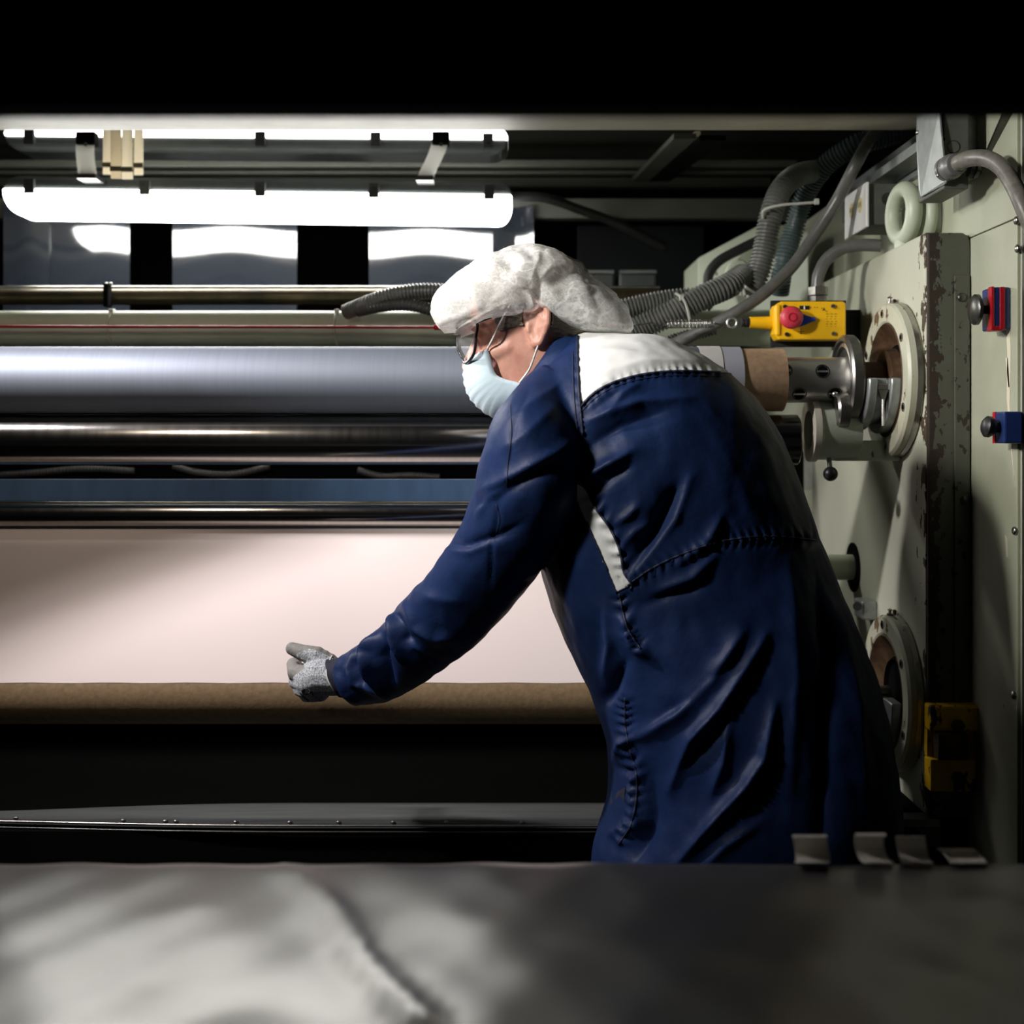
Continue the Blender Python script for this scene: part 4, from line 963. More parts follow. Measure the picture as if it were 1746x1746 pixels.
def net_mat():
    m, nt, p = nodes('white_net_fabric'); L = nt.links
    p.inputs['Base Color'].default_value = (0.93, 0.93, 0.90, 1); p.inputs['Roughness'].default_value = 0.6
    tl = N(nt, 'ShaderNodeBsdfTranslucent'); tl.inputs['Color'].default_value = (0.85, 0.85, 0.82, 1)
    m1 = N(nt, 'ShaderNodeMixShader'); m1.inputs[0].default_value = 0.35; L.new(p.outputs[0], m1.inputs[1]); L.new(tl.outputs[0], m1.inputs[2])
    tc = N(nt, 'ShaderNodeTexCoord')
    n1 = N(nt, 'ShaderNodeTexNoise', i_Scale=170.0, i_Detail=4.0, i_Roughness=.7, i_Distortion=1.2); L.new(tc.outputs['Object'], n1.inputs['Vector'])
    n3 = N(nt, 'ShaderNodeTexNoise', i_Scale=15.0, i_Detail=2.0, i_Distortion=1.8); L.new(tc.outputs['Object'], n3.inputs['Vector'])
    sb = N(nt, 'ShaderNodeMath', operation='SUBTRACT'); sb.inputs[1].default_value = .5; L.new(n3.outputs['Fac'], sb.inputs[0])
    ab = N(nt, 'ShaderNodeMath', operation='ABSOLUTE'); L.new(sb.outputs[0], ab.inputs[0])
    rd = N(nt, 'ShaderNodeMapRange'); rd.inputs['From Min'].default_value = 0; rd.inputs['From Max'].default_value = .05; rd.inputs['To Min'].default_value = .34; rd.inputs['To Max'].default_value = 0
    L.new(ab.outputs[0], rd.inputs['Value'])
    fb = N(nt, 'ShaderNodeMapRange'); fb.inputs['From Min'].default_value = .35; fb.inputs['From Max'].default_value = .65; fb.inputs['To Min'].default_value = .46; fb.inputs['To Max'].default_value = .84
    L.new(n1.outputs['Fac'], fb.inputs['Value'])
    r = N(nt, 'ShaderNodeMath', operation='ADD', use_clamp=True); L.new(rd.outputs['Result'], r.inputs[0]); L.new(fb.outputs['Result'], r.inputs[1])
    tr = N(nt, 'ShaderNodeBsdfTransparent'); m2 = N(nt, 'ShaderNodeMixShader'); L.new(r.outputs[0], m2.inputs[0]); L.new(tr.outputs[0], m2.inputs[1]); L.new(m1.outputs[0], m2.inputs[2])
    L.new(m2.outputs[0], nt.nodes['Material Output'].inputs['Surface'])
    return m
net_m = net_mat()

person = thing('person', (.42, 1.95, 0), 'person in navy coat, hair net and mask bending over the rollers', 'person')

# ---- head frame
HO = P(915, 566, 1.97); hp, hy = R(12), R(8)
hf = Vector((-math.cos(hp) * math.cos(hy), math.cos(hp) * math.sin(hy), -math.sin(hp)))
hl = Vector((-math.sin(hy), -math.cos(hy), 0)); hu = Vector((-math.sin(hp) * math.cos(hy), math.sin(hp) * math.sin(hy), math.cos(hp)))
def H(f, u, l=0.0): return HO + hf * f + hu * u + hl * l
# ---- body: head, neck, trunk, arms and legs in one surface
bm = bmesh.new()
hs = [(.114, .006, .026, .020), (.107, .045, .066, .044), (.088, .080, .092, .064), (.060, .097, .100, .074), (.034, .101, .104, .077), (.012, .092, .101, .074), (-.008, .094, .094, .071), (-.028, .099, .083, .069), (-.05, .101, .068, .066), (-.072, .100, .052, .061), (-.092, .099, .036, .054), (-.108, .094, .02, .044), (-.118, .078, .005, .030)]
rings = []
for h, f_, b_, w_ in smooth_rings(hs, 3):
    r = []
    for i in range(36):
        t_ = 2 * math.pi * i / 36; c_, s_ = math.cos(t_), math.sin(t_); e = 2.4
        q = (abs(c_) ** e + abs(s_) ** e) ** (-1 / e)
        r.append(H((f_ if c_ > 0 else b_) * c_ * q, h, w_ * s_ * q))
    rings.append(r)
loft(bm, rings)
chain(bm, [(H(.093, .016), .008), (H(.105, -.008), .010), (H(.119, -.030), .0125)], 10)
for s in (-1, 1):
    chain(bm, [(H(.112, -.034, s * .010), .009), (H(.106, -.034, s * .014), .008)], 8)
    chain(bm, [(H(.100, .030, s * .012), .007), (H(.094, .034, s * .036), .008), (H(.078, .026, s * .056), .007)], 8)      # brow
    chain(bm, [(H(.076, -.022, s * .044), .015), (H(.062, -.022, s * .052), .015), (H(.040, -.020, s * .056), .014)], 10)                                  # cheekbone
    chain(bm, [(H(.088, .010, s * .026), .006), (H(.086, .012, s * .040), .006)], 8)                                     # lids
    ear = [(.006, .016), (.000, .030), (-.012, .037), (-.027, .033), (-.033, .018), (-.030, .002), (-.021, -.012), (-.010, -.026), (-.001, -.026), (.001, -.014)]
    chain(bm, [(H(f_, u_, s * (.076 + max(0, -f_) * .38)), .0052 if u_ > -.02 else .0066) for f_, u_ in ear], 8)
    chain(bm, [(H(-.006, .010, s * .073), .010), (H(-.014, .022, s * .074), .010), (H(-.016, .004, s * .074), .009), (H(-.006, -.012, s * .072), .009)], 8)
    chain(bm, [(H(-.018, .024, s * .084), .0042), (H(-.022, .008, s * .085), .0042), (H(-.014, -.006, s * .082), .004)], 8)
    chain(bm, [(H(.004, -.004, s * .078), .005), (H(.003, .006, s * .078), .0045)], 8)
chain(bm, [(H(-.03, -.02), .060), (P(965, 640, 1.97), .062), (P(1000, 690, 1.96), .075)], 16)
TOR = [  # Ax, Ay, Bx, By, depth, half depth
    (890, 668, 985, 566, 1.965, .085), (872, 705, 1042, 569, 1.96, .145), (882, 760, 1130, 578, 1.955, .188), (902, 830, 1232, 634, 1.95, .206),
    (914, 905, 1312, 722, 1.945, .208), (925, 985, 1362, 838, 1.945, .205), (952, 1066, 1402, 945, 1.945, .208), (992, 1150, 1444, 1052, 1.945, .22),
    (1024, 1230, 1484, 1160, 1.945, .235), (1040, 1300, 1508, 1268, 1.94, .235), (1036, 1372, 1521, 1360, 1.935, .235), (1012, 1452, 1526, 1452, 1.93, .23), (1002, 1560, 1530, 1560, 1.93, .23), (985, 1750, 1540, 1750, 1.93, .23)]
def shrink(r, k):
    ax, ay, bx, by, Y, hd = r; cx, cy = (ax + bx) / 2, (ay + by) / 2
    return ((cx + (ax - cx) * k, cy + (ay - cy) * k), (cx + (bx - cx) * k, cy + (by - cy) * k), Y, hd * k)
loft(bm, [oval(*shrink(r, .72)) for r in TOR[1:10]])
for hipp, kn, an, ft in (((1290, 1240, 1.84), (.40, 1.80, .50), (.47, 1.80, .09), -1), ((1300, 1240, 2.04), (.40, 2.06, .50), (.47, 2.07, .09), 1)):
    chain(bm, [(P(*hipp), .10), (Vector(kn), .058), (Vector(an), .042)], 12)
    chain(bm, [(Vector(an), .042), (Vector((an[0] - .14, an[1] + .02, .035)), .034)], 10)
SL = [  # sleeve: Ax, Ay, Bx, By, depth, half depth
    (925, 620, 1030, 735, 1.88, .075), (872, 668, 1005, 778, 1.83, .092), (838, 720, 995, 830, 1.815, .098), (818, 786, 982, 872, 1.82, .095), (803, 852, 955, 926, 1.84, .09),
    (776, 912, 917, 978, 1.87, .085), (733, 975, 866, 1042, 1.91, .08), (684, 1030, 800, 1108, 1.96, .074), (634, 1082, 722, 1164, 2.02, .064), (602, 1106, 668, 1192, 2.06, .054), (584, 1118, 612, 1200, 2.085, .047), (578, 1126, 600, 1192, 2.09, .040)]
armc = [(P((a + c) / 2, (b + d) / 2, Y), .045 - .0015 * i) for i, (a, b, c, d, Y, h) in enumerate(SL)]
chain(bm, armc + [(P(560, 1152, 2.10), .026), (P(540, 1155, 2.11), .020)], 10)
SR = [(P(1040, 690, 2.06), .075), (P(1050, 800, 2.10), .07), (P(1075, 930, 2.10), .06), (P(1085, 1050, 2.09), .052), (P(1085, 1140, 2.12), .042)]
chain(bm, [(p, r * .6) for p, r in SR] + [(P(1080, 1175, 2.14), .025)], 10)
V, Nn, Fc = remesh(bm, .0034, 4, .5)
body = obj('body', mk(V, Fc), skin, person, smooth=180)
# grey hair: the scalp part of the head, lifted
loc = (V - np.array(HO)) @ np.array([hf, hu, hl]).T
f_, u_, l_ = loc.T
hm = (np.abs(l_) < .09) & (u_ > -.075) & (u_ < .15) & (f_ > -.13) & (((f_ < .082 - .1 * np.abs(l_)) & (u_ > .036)) | ((f_ < .052) & (u_ > .006) & (np.abs(l_) < .079)) | ((f_ < -.028) & (u_ > -.045)))
keep = [all(hm[i] for i in f) for f in Fc]
V2 = V.copy(); rn = np.array([mnoise.noise(Vector(v) * 90) for v in V2[hm]])
V2[hm] += Nn[hm] * (.0035 + .003 * rn)[:, None]
obj('hair', sub(V2, Fc, keep), hair_m, person, smooth=180)
# eyes
for s in (-1, 1):
    e = obj('eye', sphere(H(.074, .001, s * .031), .0115, seg=16), mat('eye_white', (.75, .72, .68), .2, var=.05), person, smooth=180)
    obj('iris', sphere(H(.0835, -.004, s * .031), .0035, seg=12), mat('iris_grey', (.06, .07, .07), .15, var=.2), e, smooth=180)

# ---- coat
bm = bmesh.new()
loft(bm, [oval((r[0], r[1]), (r[2], r[3]), r[4], r[5], 56, 2.35) for r in smooth_rings(TOR, 5)])
loft(bm, [oval((r[0], r[1]), (r[2], r[3]), r[4], r[5], 40, 2.1) for r in smooth_rings(SL, 5)])
chain(bm, SR, 14)
V, Nn, Fc = remesh(bm, .0041, 5, .5)
pp = proj(V)
face = np.clip((-Nn[:, 1] + .15) / .5, 0, 1)
FOLDS = [  # polyline in frame pixels, half width px, height m (negative: a crease)
    ([(1003, 718), (1045, 700), (1095, 684), (1180, 680)], 9, .009), ([(1000, 762), (1060, 726), (1140, 698)], 16, -.014),
    ([(1000, 700), (1030, 672), (1060, 660)], 6, .005), ([(1040, 700), (1065, 668), (1090, 655)], 6, .006),
    ([(990, 820), (1030, 795), (1080, 768)], 9, .013), ([(1005, 850), (1040, 815), (1075, 795)], 8, -.008),
    ([(1158, 830), (1124, 897), (1080, 965)], 13, -.022), ([(1176, 815), (1150, 885), (1113, 935), (1075, 985)], 9, .010),
    ([(1230, 880), (1205, 925), (1150, 965)], 9, .010), ([(1040, 900), (1070, 880), (1090, 860)], 7, .007),
    ([(1060, 930), (1085, 905), (1120, 890)], 7, .006),
    ([(1263, 1080), (1214, 1158), (1157, 1214), (1089, 1258)], 14, .022), ([(1304, 1082), (1270, 1142), (1225, 1211), (1180, 1260), (1142, 1347)], 12, .020),
    ([(1320, 1200), (1300, 1294), (1267, 1343), (1221, 1396), (1155, 1475)], 10, .020), ([(1244, 1218), (1233, 1301), (1214, 1352)], 9, .010),
    ([(1240, 1130), (1180, 1190), (1110, 1235)], 12, -.016), ([(1285, 1130), (1230, 1230), (1165, 1310)], 12, -.012),
    ([(1120, 1010), (1180, 985), (1220, 945)], 10, .012), ([(1100, 1030), (1150, 1010), (1190, 1000)], 10, -.010),
    ([(1395, 960), (1412, 1120), (1408, 1300), (1400, 1465)], 15, -.014), ([(1432, 1040), (1462, 1200), (1480, 1400)], 14, .008),
    ([(1345, 960), (1355, 1150), (1345, 1400)], 18, .008), ([(1065, 1130), (1040, 1180), (1028, 1200)], 10, -.018),
    ([(1030, 1040), (1040, 1100), (1030, 1150)], 9, .010), ([(1062, 1060), (1080, 1100), (1110, 1120)], 9, .012),
    ([(1085, 1250), (1060, 1270), (1045, 1300)], 8, .012), ([(1095, 1290), (1085, 1340), (1095, 1400), (1060, 1440)], 10, .016),
    ([(1110, 1330), (1112, 1400), (1080, 1470)], 14, -.016), ([(1050, 1310), (1070, 1315), (1090, 1308)], 6, -.008),
    ([(1035, 1425), (1060, 1415), (1085, 1395)], 7, .009), ([(1300, 1400), (1240, 1440), (1200, 1480)], 10, .008),
    ([(1010, 640), (1100, 615), (1180, 615)], 10, .004), ([(1000, 600), (1060, 600), (1110, 603)], 8, .004), ([(1000, 672), (1040, 650)], 6, .004),
    # sleeve
    ([(982, 748), (947, 772), (884, 806), (812, 842)], 10, .009), ([(985, 770), (930, 800), (860, 838), (815, 865)], 10, -.008),
    ([(950, 690), (900, 740), (850, 770)], 12, .005), ([(960, 650), (905, 690), (862, 720)], 10, .004), ([(905, 660), (880, 720), (868, 800)], 4, -.002),
    ([(870, 830), (835, 850), (812, 880)], 7, .007), ([(850, 850), (845, 900), (835, 930)], 5, -.003),
    ([(755, 925), (790, 932), (850, 915), (890, 895)], 8, -.008), ([(745, 935), (800, 940), (838, 925)], 7, .006),
    ([(838, 925), (838, 960), (835, 1000)], 3, -.004), ([(700, 1010), (740, 1020), (790, 1025)], 14, .006),
    ([(672, 1040), (690, 1090), (705, 1100)], 7, -.012), ([(690, 1030), (705, 1070), (740, 1090), (775, 1085)], 9, .010),
    ([(665, 1045), (672, 1090), (692, 1135)], 6, .012), ([(640, 1080), (622, 1110), (632, 1150), (655, 1186)], 7, .014), ([(650, 1075), (650, 1120), (670, 1170)], 9, -.014),
    ([(617, 1095), (608, 1130), (622, 1170)], 7, -.013), ([(588, 1115), (578, 1145), (590, 1180), (608, 1199)], 7, .008), ([(602, 1108), (596, 1140), (605, 1165), (645, 1180)], 5, .008),
    ([(700, 1110), (730, 1130), (750, 1100)], 9, -.008)]
for line, wd, am in FOLDS:
    d, s, _ = dist_line(pp, line)
    if max(q[0] for q in line) < 715: am *= 1.45
    k = am * np.exp(-(d / wd) ** 1.35) * np.sin(np.clip(s * .92 + .04, 0, 1) * math.pi) ** .6 * face
    V += Nn * k[:, None]
wr = np.array([mnoise.noise(Vector((v[0] * 16, v[1] * 16, v[2] * 16))) + .6 * mnoise.noise(Vector((v[0] * 38 + v[2] * 20, v[1] * 30, v[2] * 26 - v[0] * 14))) for v in V])
V += Nn * (wr * .0028)[:, None]
PUCK = [([(987, 600), (990, 690), (994, 742)], 8, .0016, 15), ([(990, 693), (1050, 651), (1100, 638), (1160, 633), (1228, 635)], 9, .0018, 15), ([(1000, 834), (1040, 900), (1064, 975), (1077, 996)], 12, .0034, 17),
    ([(1078, 992), (1160, 946), (1230, 923), (1310, 914), (1390, 921)], 12, .0030, 16), ([(1056, 1012), (1072, 1075), (1092, 1106)], 12, .0035, 17), ([(1066, 1190), (1066, 1230), (1072, 1270), (1086, 1330), (1078, 1400), (1055, 1440)], 13, .0036, 18)]
for line, wd, am, per in PUCK:
    d, s, _ = dist_line(pp, line); Ls = sum(math.hypot(b_[0] - a_[0], b_[1] - a_[1]) for a_, b_ in zip(line, line[1:]))
    V += Nn * (am * np.sin(s * Ls / per * 2 * math.pi + np.sin(s * 9) * 2 + d * .12) * np.exp(-(d / wd) ** 2) * face)[:, None]
pp = proj(V)
YOKE = [(985, 500), (985, 572), (985, 600), (987, 660), (990, 692), (1015, 668), (1050, 650), (1100, 637), (1160, 632), (1236, 635), (1300, 640), (1300, 500)]
SIDE = [(984, 822), (1000, 834), (1015, 865), (1040, 900), (1057, 938), (1064, 975), (1077, 996), (1052, 1011), (1035, 970), (1018, 930), (1000, 890), (984, 855)]
def snap(poly, mask):
    d, s, q = dist_line(pp, poly + [poly[0]]); m = (d < 2.4) & mask
    V[m, 0] += (q[m, 0] - pp[m, 0]) / F * V[m, 1]; V[m, 2] -= (q[m, 1] - pp[m, 1]) / F * V[m, 1]; pp[m] = q[m]
snap(YOKE, np.ones(len(V), bool)); snap(SIDE, Nn[:, 1] < 0)
FA = np.array([f[:4] if len(f) >= 4 else (*f, f[-1]) for f in Fc])
cen = pp[FA].mean(1); fn = Nn[FA].mean(1); fy = V[FA].mean(1)[:, 1]
inY = inside(cen, YOKE); inS = inside(cen, SIDE) & (fn[:, 1] < 0) & (fy < 1.95)
coat_bvh = BVHTree.FromPolygons([tuple(v) for v in V], Fc)
coat = obj('coat', sub(V, Fc, ~(inY | inS)), navy, person, smooth=180, label='navy blue coat')
obj('yoke', sub(V, Fc, inY), coat_white, coat, smooth=180, label='white shoulder yoke')
obj('side_insert', sub(V, Fc, inS), coat_white, coat, smooth=180, label='white side insert under the arm')
def on_coat(px, py, lift=.001, bvh=None):
    o_ = Vector((0, 0, EYE)); d_ = (P(px, py, 1.0) - o_).normalized()
    h, n_, i_, _ = (bvh or coat_bvh).ray_cast(o_, d_)
    return None if h is None else h - d_ * lift
def seam(line, r, lift=.0006, m=None, nm='seam', off=0.0):
    pts = []
    fine = spline([Vector((x, y, 0)) for x, y in line], 5)
    for q in fine:
        h = on_coat(q.x, q.y, lift)
        if h is not None and (not pts or (h - pts[-1]).length < .05): pts.append(h)
    if len(pts) > 2: obj(nm, sweep(pts, r, 6), m or seam_m, coat, smooth=180)
seam([(985, 574), (985, 600), (987, 660), (990, 700), (994, 742)], .0026)
seam([(977, 600), (978, 660), (981, 700), (985, 738)], .0010)
seam([(990, 693), (1015, 669), (1050, 651), (1100, 638), (1160, 633), (1228, 635)], .0022)
seam([(992, 701), (1017, 677), (1050, 659), (1100, 645), (1160, 640), (1232, 642)], .0009)
seam([(984, 822), (1000, 834), (1015, 865), (1040, 900), (1057, 938), (1064, 975), (1077, 996), (1074, 1006)], .0022)
seam([(1052, 1012), (1035, 970), (1018, 930), (1000, 890)], .0014)
seam([(1053, 1009), (1077, 997)], .0010)
seam([(1078, 992), (1110, 970), (1160, 946), (1230, 923), (1310, 914), (1390, 921)], .0016)
seam([(1056, 1012), (1062, 1042), (1072, 1075), (1092, 1106)], .0018)
seam([(1066, 1190), (1066, 1230), (1072, 1270), (1086, 1330), (1078, 1400), (1055, 1440)], .0016)
seam([(870, 690), (872, 740), (866, 790), (864, 830)], .0007)
seam([(846, 860), (852, 885), (846, 910)], .0007)
pts = [on_coat(*q, .0016) for q in ((1042, 1348), (1066, 1344), (1064, 1366), (1040, 1372))]
if all(p is not None for p in pts): obj('fabric_tag', prism(pts, (0, .0012, 0)), navy_knit, coat)
# collar and cuff
bm = bmesh.new()
CO = [(868, 700, 1010, 574, 1.965, .100), (872, 690, 998, 566, 1.965, .098), (880, 672, 978, 560, 1.968, .090), (888, 662, 962, 560, 1.97, .084), (894, 664, 955, 570, 1.97, .076), (894, 690, 965, 592, 1.965, .075)]
rows = [[bm.verts.new(p) for p in oval((r[0], r[1]), (r[2], r[3]), r[4], r[5], 64, 2.1)] for r in smooth_rings(CO, 4)]
for a, b in zip(rows, rows[1:]):
    for i in range(64): bm.faces.new((a[i], a[(i + 1) % 64], b[(i + 1) % 64], b[i]))
obj('collar', bm, navy, coat, smooth=180)
bm = bmesh.new()
CU = [(576, 1122, 602, 1194, 2.09, .038), (566, 1124, 590, 1190, 2.095, .034), (556, 1124, 580, 1188, 2.10, .033), (556, 1128, 579, 1184, 2.10, .030)]
loft(bm, [oval((r[0], r[1]), (r[2], r[3]), r[4], r[5], 36, 2.1) for r in smooth_rings(CU, 4)])
obj('knit_cuff', bm, navy_knit, coat, smooth=180)
# ---- trousers and shoes
for kn, an in (((.40, 1.80, .50), (.47, 1.80, .10)), ((.40, 2.06, .50), (.47, 2.07, .10))):
    a = P(1295, 1260, kn[1])
    obj('trouser_leg', tube([a, Vector(kn), Vector(an)], .088, 20, .04), trouser_m, person, smooth=180)
    bm = bmesh.new()
    for s, w_, h_ in ((0, .035, .07), (.05, .042, .085), (.12, .046, .075), (.20, .048, .05), (.27, .040, .038), (.30, .02, .025)): pass
    rr = []
    for s, w_, h_ in ((-.01, .02, .05), (0, .034, .075), (.05, .042, .09), (.12, .046, .08), (.20, .048, .055), (.27, .040, .042), (.30, .018, .028)):
        cx_ = an[0] + .06 - s
        rr.append([Vector((cx_, an[1] + w_ * math.cos(2 * math.pi * i / 20), max(.001, h_ / 2 + h_ / 2 * math.sin(2 * math.pi * i / 20)))) for i in range(20)])
    loft(bm, rr); obj('shoe', bm, shoe_m, person, smooth=70)
# ---- gloves
def glove(bm, label=None):
    V, Nn, Fc = remesh(bm, .0019, 4, .5); return V, Nn, Fc
bm = bmesh.new()
def Q(px, py, Y, rp): return (P(px, py, Y), rp / F * Y)
chain(bm, [Q(594, 1156, 2.095, 31), Q(568, 1155, 2.10, 32), Q(548, 1154, 2.105, 33), Q(532, 1160, 2.11, 31)], 14)
chain(bm, [Q(545, 1178, 2.11, 19), Q(530, 1180, 2.115, 17)], 12)
chain(bm, [Q(560, 1132, 2.115, 19), Q(540, 1119, 2.115, 17.5), Q(516, 1113, 2.12, 14.5), Q(498, 1106, 2.125, 11.5)], 12)
chain(bm, [Q(522, 1152, 2.115, 18), Q(505, 1147, 2.125, 15.5), Q(500, 1133, 2.15, 12), Q(505, 1129, 2.175, 10)], 12)
chain(bm, [Q(522, 1164, 2.115, 18), Q(505, 1161, 2.135, 14), Q(504, 1146, 2.165, 11.5), Q(514, 1140, 2.185, 10)], 12)
chain(bm, [Q(527, 1176, 2.115, 17), Q(512, 1175, 2.135, 13), Q(508, 1160, 2.165, 11), Q(518, 1152, 2.185, 9.5)], 12)
chain(bm, [Q(534, 1184, 2.115, 14), Q(522, 1186, 2.135, 11.5), Q(516, 1174, 2.16, 10), Q(524, 1166, 2.18, 9)], 12)
V, Nn, Fc = glove(bm)
pp = proj(V); FA = np.array([f[:4] if len(f) >= 4 else (*f, f[-1]) for f in Fc]); cen = pp[FA].mean(1); fy = V[FA].mean(1)[:, 1]
COAT = [(470, 1085), (526, 1085), (585, 1120), (570, 1124), (548, 1112), (528, 1106), (512, 1112), (502, 1118), (517, 1126), (519, 1140), (505, 1150), (495, 1158), (470, 1150)]
d, s, q = dist_line(pp, COAT + [COAT[0]]); m = (d < 1.0)
V[m, 0] += (q[m, 0] - pp[m, 0]) / F * V[m, 1]; V[m, 2] -= (q[m, 1] - pp[m, 1]) / F * V[m, 1]
ic = inside(cen, COAT) | (fy > 2.15)
glove_bvh = BVHTree.FromPolygons([tuple(v) for v in V], Fc)
gl_ = obj('glove', sub(V, Fc, ~ic), glove_m, person, smooth=180, label='heathered grey knit glove')
obj('palm_coating', sub(V, Fc, ic), coating_m, gl_, smooth=180)
def ink_line(line, r):
    pts = [on_coat(x, y, .0006, glove_bvh) for x, y in line]
    if all(p is not None for p in pts): obj('printed_mark', sweep(pts, r, 6), mat('black_ink', (.01, .01, .012), .7, var=.2), gl_, smooth=180)
ink_line([(522 + 7 * math.cos(k * .7), 1179 + 5 * math.sin(k * .7)) for k in range(7)], .0012)
for k in range(4): ink_line([(514 + k * 3.2, 1185 + k * 2.0), (516 + k * 3.2, 1190 + k * 2.0)], .0009)
ink_line([(526, 1176), (532, 1180), (534, 1186)], .0011)
hem = []
for k in range(13):
    y = 1118 + k * 5.5; x = 566 - 14 * math.sin(k / 12 * math.pi) + (k / 12) * 10
    h = on_coat(x, y, .001, glove_bvh)
    if h is not None: hem.append(h)
if len(hem) > 3: obj('glove_hem', sweep(hem, .0014, 6), strap_m, gl_, smooth=180)
bm = bmesh.new()
chain(bm, [(P(1085, 1140, 2.12), .034), (P(1078, 1172, 2.14), .036)], 12)
for k in range(4): chain(bm, [(P(1070 + k * 6, 1178 + k * 3, 2.135 + .006 * k), .014), (P(1052 + k * 5, 1186 + k * 4, 2.16), .012), (P(1050 + k * 5, 1200 + k * 2, 2.185), .010)], 10)
chain(bm, [(P(1070, 1160, 2.125), .015), (P(1050, 1166, 2.13), .012)], 10)
V, Nn, Fc = remesh(bm, .003, 3, .5)
obj('glove', mk(V, Fc), glove_m, person, smooth=180)
# ---- hair net
out = [(739, 540), (742, 515), (757, 492), (800, 455), (850, 429), (887, 420), (930, 425), (965, 438), (1000, 466), (1040, 500), (1062, 525), (1072, 552), (1073, 572), (1040, 572), (1000, 570), (975, 566), (950, 553), (932, 540), (918, 536), (890, 541), (862, 546), (835, 549), (810, 548), (790, 556), (774, 573), (757, 566)]
cxn, cyn = 900.0, 505.0
ang = np.array([math.atan2(cyn - y, x - cxn) for x, y in out]); rad = np.array([math.hypot(x - cxn, y - cyn) for x, y in out])
od = np.argsort(ang); ang = ang[od]; rad = rad[od]
ang = np.concatenate([ang - 2 * math.pi, ang, ang + 2 * math.pi]); rad = np.tile(rad, 3)
bm = bmesh.new(); rows = []; nt_, nf = 150, 64; YN = 1.97
for j in range(nf + 1):
    v = -1 + 2 * j / nf; ph = v * math.pi / 2; row = []
    for i in range(nt_):
        th = 2 * math.pi * i / nt_ - math.pi; r = float(np.interp(th, ang, rad)) / F * YN
        low = max(0, min(1, (-math.sin(th) + .15) / .5)); n_ = 2.15 + 3.5 * low
        c_, s_ = math.cos(ph), math.sin(ph); q = (abs(c_) ** n_ + abs(s_) ** n_) ** (-1 / n_) if n_ > 2 else 1
        rho, dep = c_ * q, s_ * q
        D = .106 if math.cos(th) < .3 else .106 - .02 * (math.cos(th) - .3)
        p = Vector(((cxn - CX) / F * YN + math.cos(th) * r * rho, YN + D * dep, EYE - (cyn - HY) / F * YN + math.sin(th) * r * rho))
        nz = mnoise.noise(p * 26); rdg = 1 - abs(mnoise.noise(p * 19 + Vector((4, 1, 7)))) * 2.2; rd2 = 1 - abs(mnoise.noise(p * 42 + Vector((1, 8, 3)))) * 2.2
        amp = .35 + .65 * min(1, abs(dep) * 1.6)
        cen_ = Vector(((cxn - CX) / F * YN, YN, p.z * .5 + HO.z * .5 + .02)); dr_ = (p - cen_).normalized()
        p += dr_ * amp * (.0045 * nz + .006 * rdg + .0028 * rd2 - .002)
        row.append(p)
    rows.append(row)
top = [[bm.verts.new(p) for p in r] for r in rows[1:-1]]
for a, b in zip(top, top[1:]):
    for i in range(nt_): bm.faces.new((a[i], a[(i + 1) % nt_], b[(i + 1) % nt_], b[i]))
for r, row in ((top[0], rows[0]), (top[-1], rows[-1])):
    c = bm.verts.new(sum(row, Vector()) / nt_)
    for i in range(nt_): bm.faces.new((r[i], r[(i + 1) % nt_], c))
net = obj('hair_net', bm, net_m, person, smooth=180, label='white see-through hair net')
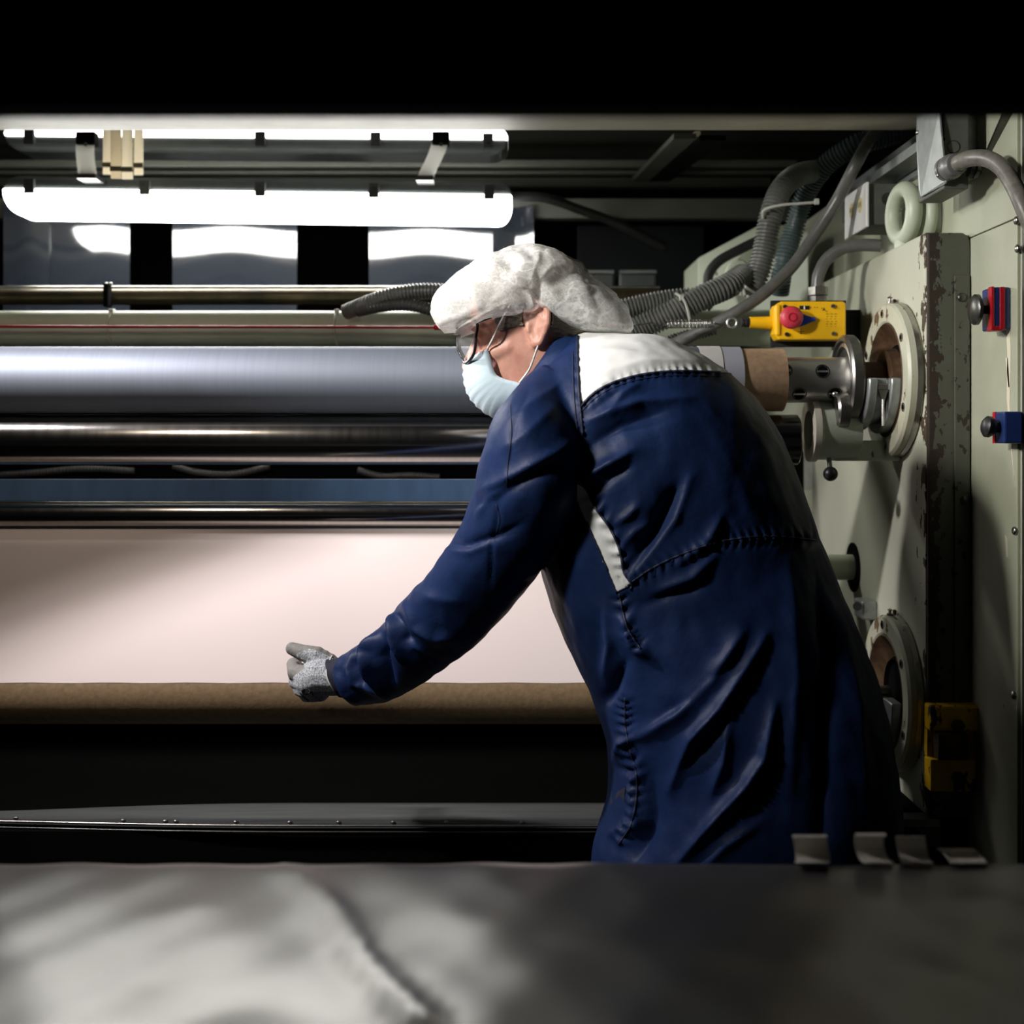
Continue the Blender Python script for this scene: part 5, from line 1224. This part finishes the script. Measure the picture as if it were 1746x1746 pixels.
# ---- mask
cl_ = [(.126, -.030), (.131, -.052), (.129, -.077), (.117, -.100), (.097, -.120), (.070, -.128)]
sl_ = [(.074, -.016), (.072, -.034), (.070, -.056), (.058, -.067), (.046, -.073), (.033, -.080)]
bm = bmesh.new(); rows = []
cf = smooth_rings(cl_, 6); sf = smooth_rings(sl_, 6)
for j, ((cf_, cu_), (sf_, su_)) in enumerate(zip(cf, sf)):
    row = []
    for i in range(41):
        a = -1 + 2 * i / 40; k = math.cos(a * math.pi / 2) ** .75 if abs(a) < 1 else 0
        pl_r = .0012 * math.sin(j * 1.9) * k
        row.append(bm.verts.new(H(sf_ + (cf_ - sf_) * k + pl_r, su_ + (cu_ - su_) * (1 - abs(a) ** 1.6), (.066 - .006 * j / 30) * math.sin(a * math.pi / 2))))
    rows.append(row)
for a, b in zip(rows, rows[1:]):
    for i in range(40): bm.faces.new((a[i], a[i + 1], b[i + 1], b[i]))
mk_ = obj('face_mask', bm, mask_m, person, smooth=180, label='pale blue pleated face mask')
md = mk_.modifiers.new('thick', 'SOLIDIFY'); md.thickness = .0012
for s in (1, -1):
    obj('ear_loop', tube([H(.074, -.016, s * .066), H(.060, -.002, s * .077), H(.040, .022, s * .082), H(.022, .042, s * .083)], .0017, 6, .004), strap_m, mk_, smooth=180)
    obj('ear_loop', tube([H(.036, -.078, s * .064), H(.016, -.062, s * .074), H(.002, -.042, s * .080), H(-.006, -.030, s * .083)], .0017, 6, .004), strap_m, mk_, smooth=180)
# ---- safety glasses
def G(a, u): return H(.080 + .049 * math.cos(a * math.pi / 2) ** .8 - .006 * abs(u - .004) / .03, u, .076 * math.sin(a * math.pi / 2))
gs = thing('safety_glasses', H(.12, 0), None, None); del_ = None
gs.parent = person; gs.location = gs.location - person.location
rim = []
for s in (1, -1):
    loop = [(.05, .030), (.3, .036), (.6, .038), (.85, .036), (.97, .024), (.95, .004), (.8, -.018), (.55, -.028), (.3, -.027), (.12, -.016), (.07, .004), (.05, .030)]
    obj('lens_rim', tube([G(s * a, u) for a, u in loop], .0024, 8, .004), frame_m, gs, smooth=180)
    obj('temple_arm', tube([G(s * .97, .028), H(.060, .030, s * .080), H(.01, .036, s * .083), H(-.03, .03, s * .084)], .0034, 8, .005), frame_m, gs, smooth=180)
    bm = bmesh.new(); rows = []
    for j in range(9):
        u = -.026 + .060 * j / 8; rows.append([bm.verts.new(G(s * (.07 + .87 * i / 12), u)) for i in range(13)])
    for a, b in zip(rows, rows[1:]):
        for i in range(12): bm.faces.new((a[i], a[i + 1], b[i + 1], b[i]))
    obj('lens', bm, lens_m, gs, smooth=180)
for k_ in ('label', 'category'):
    if k_ in gs: del gs[k_]
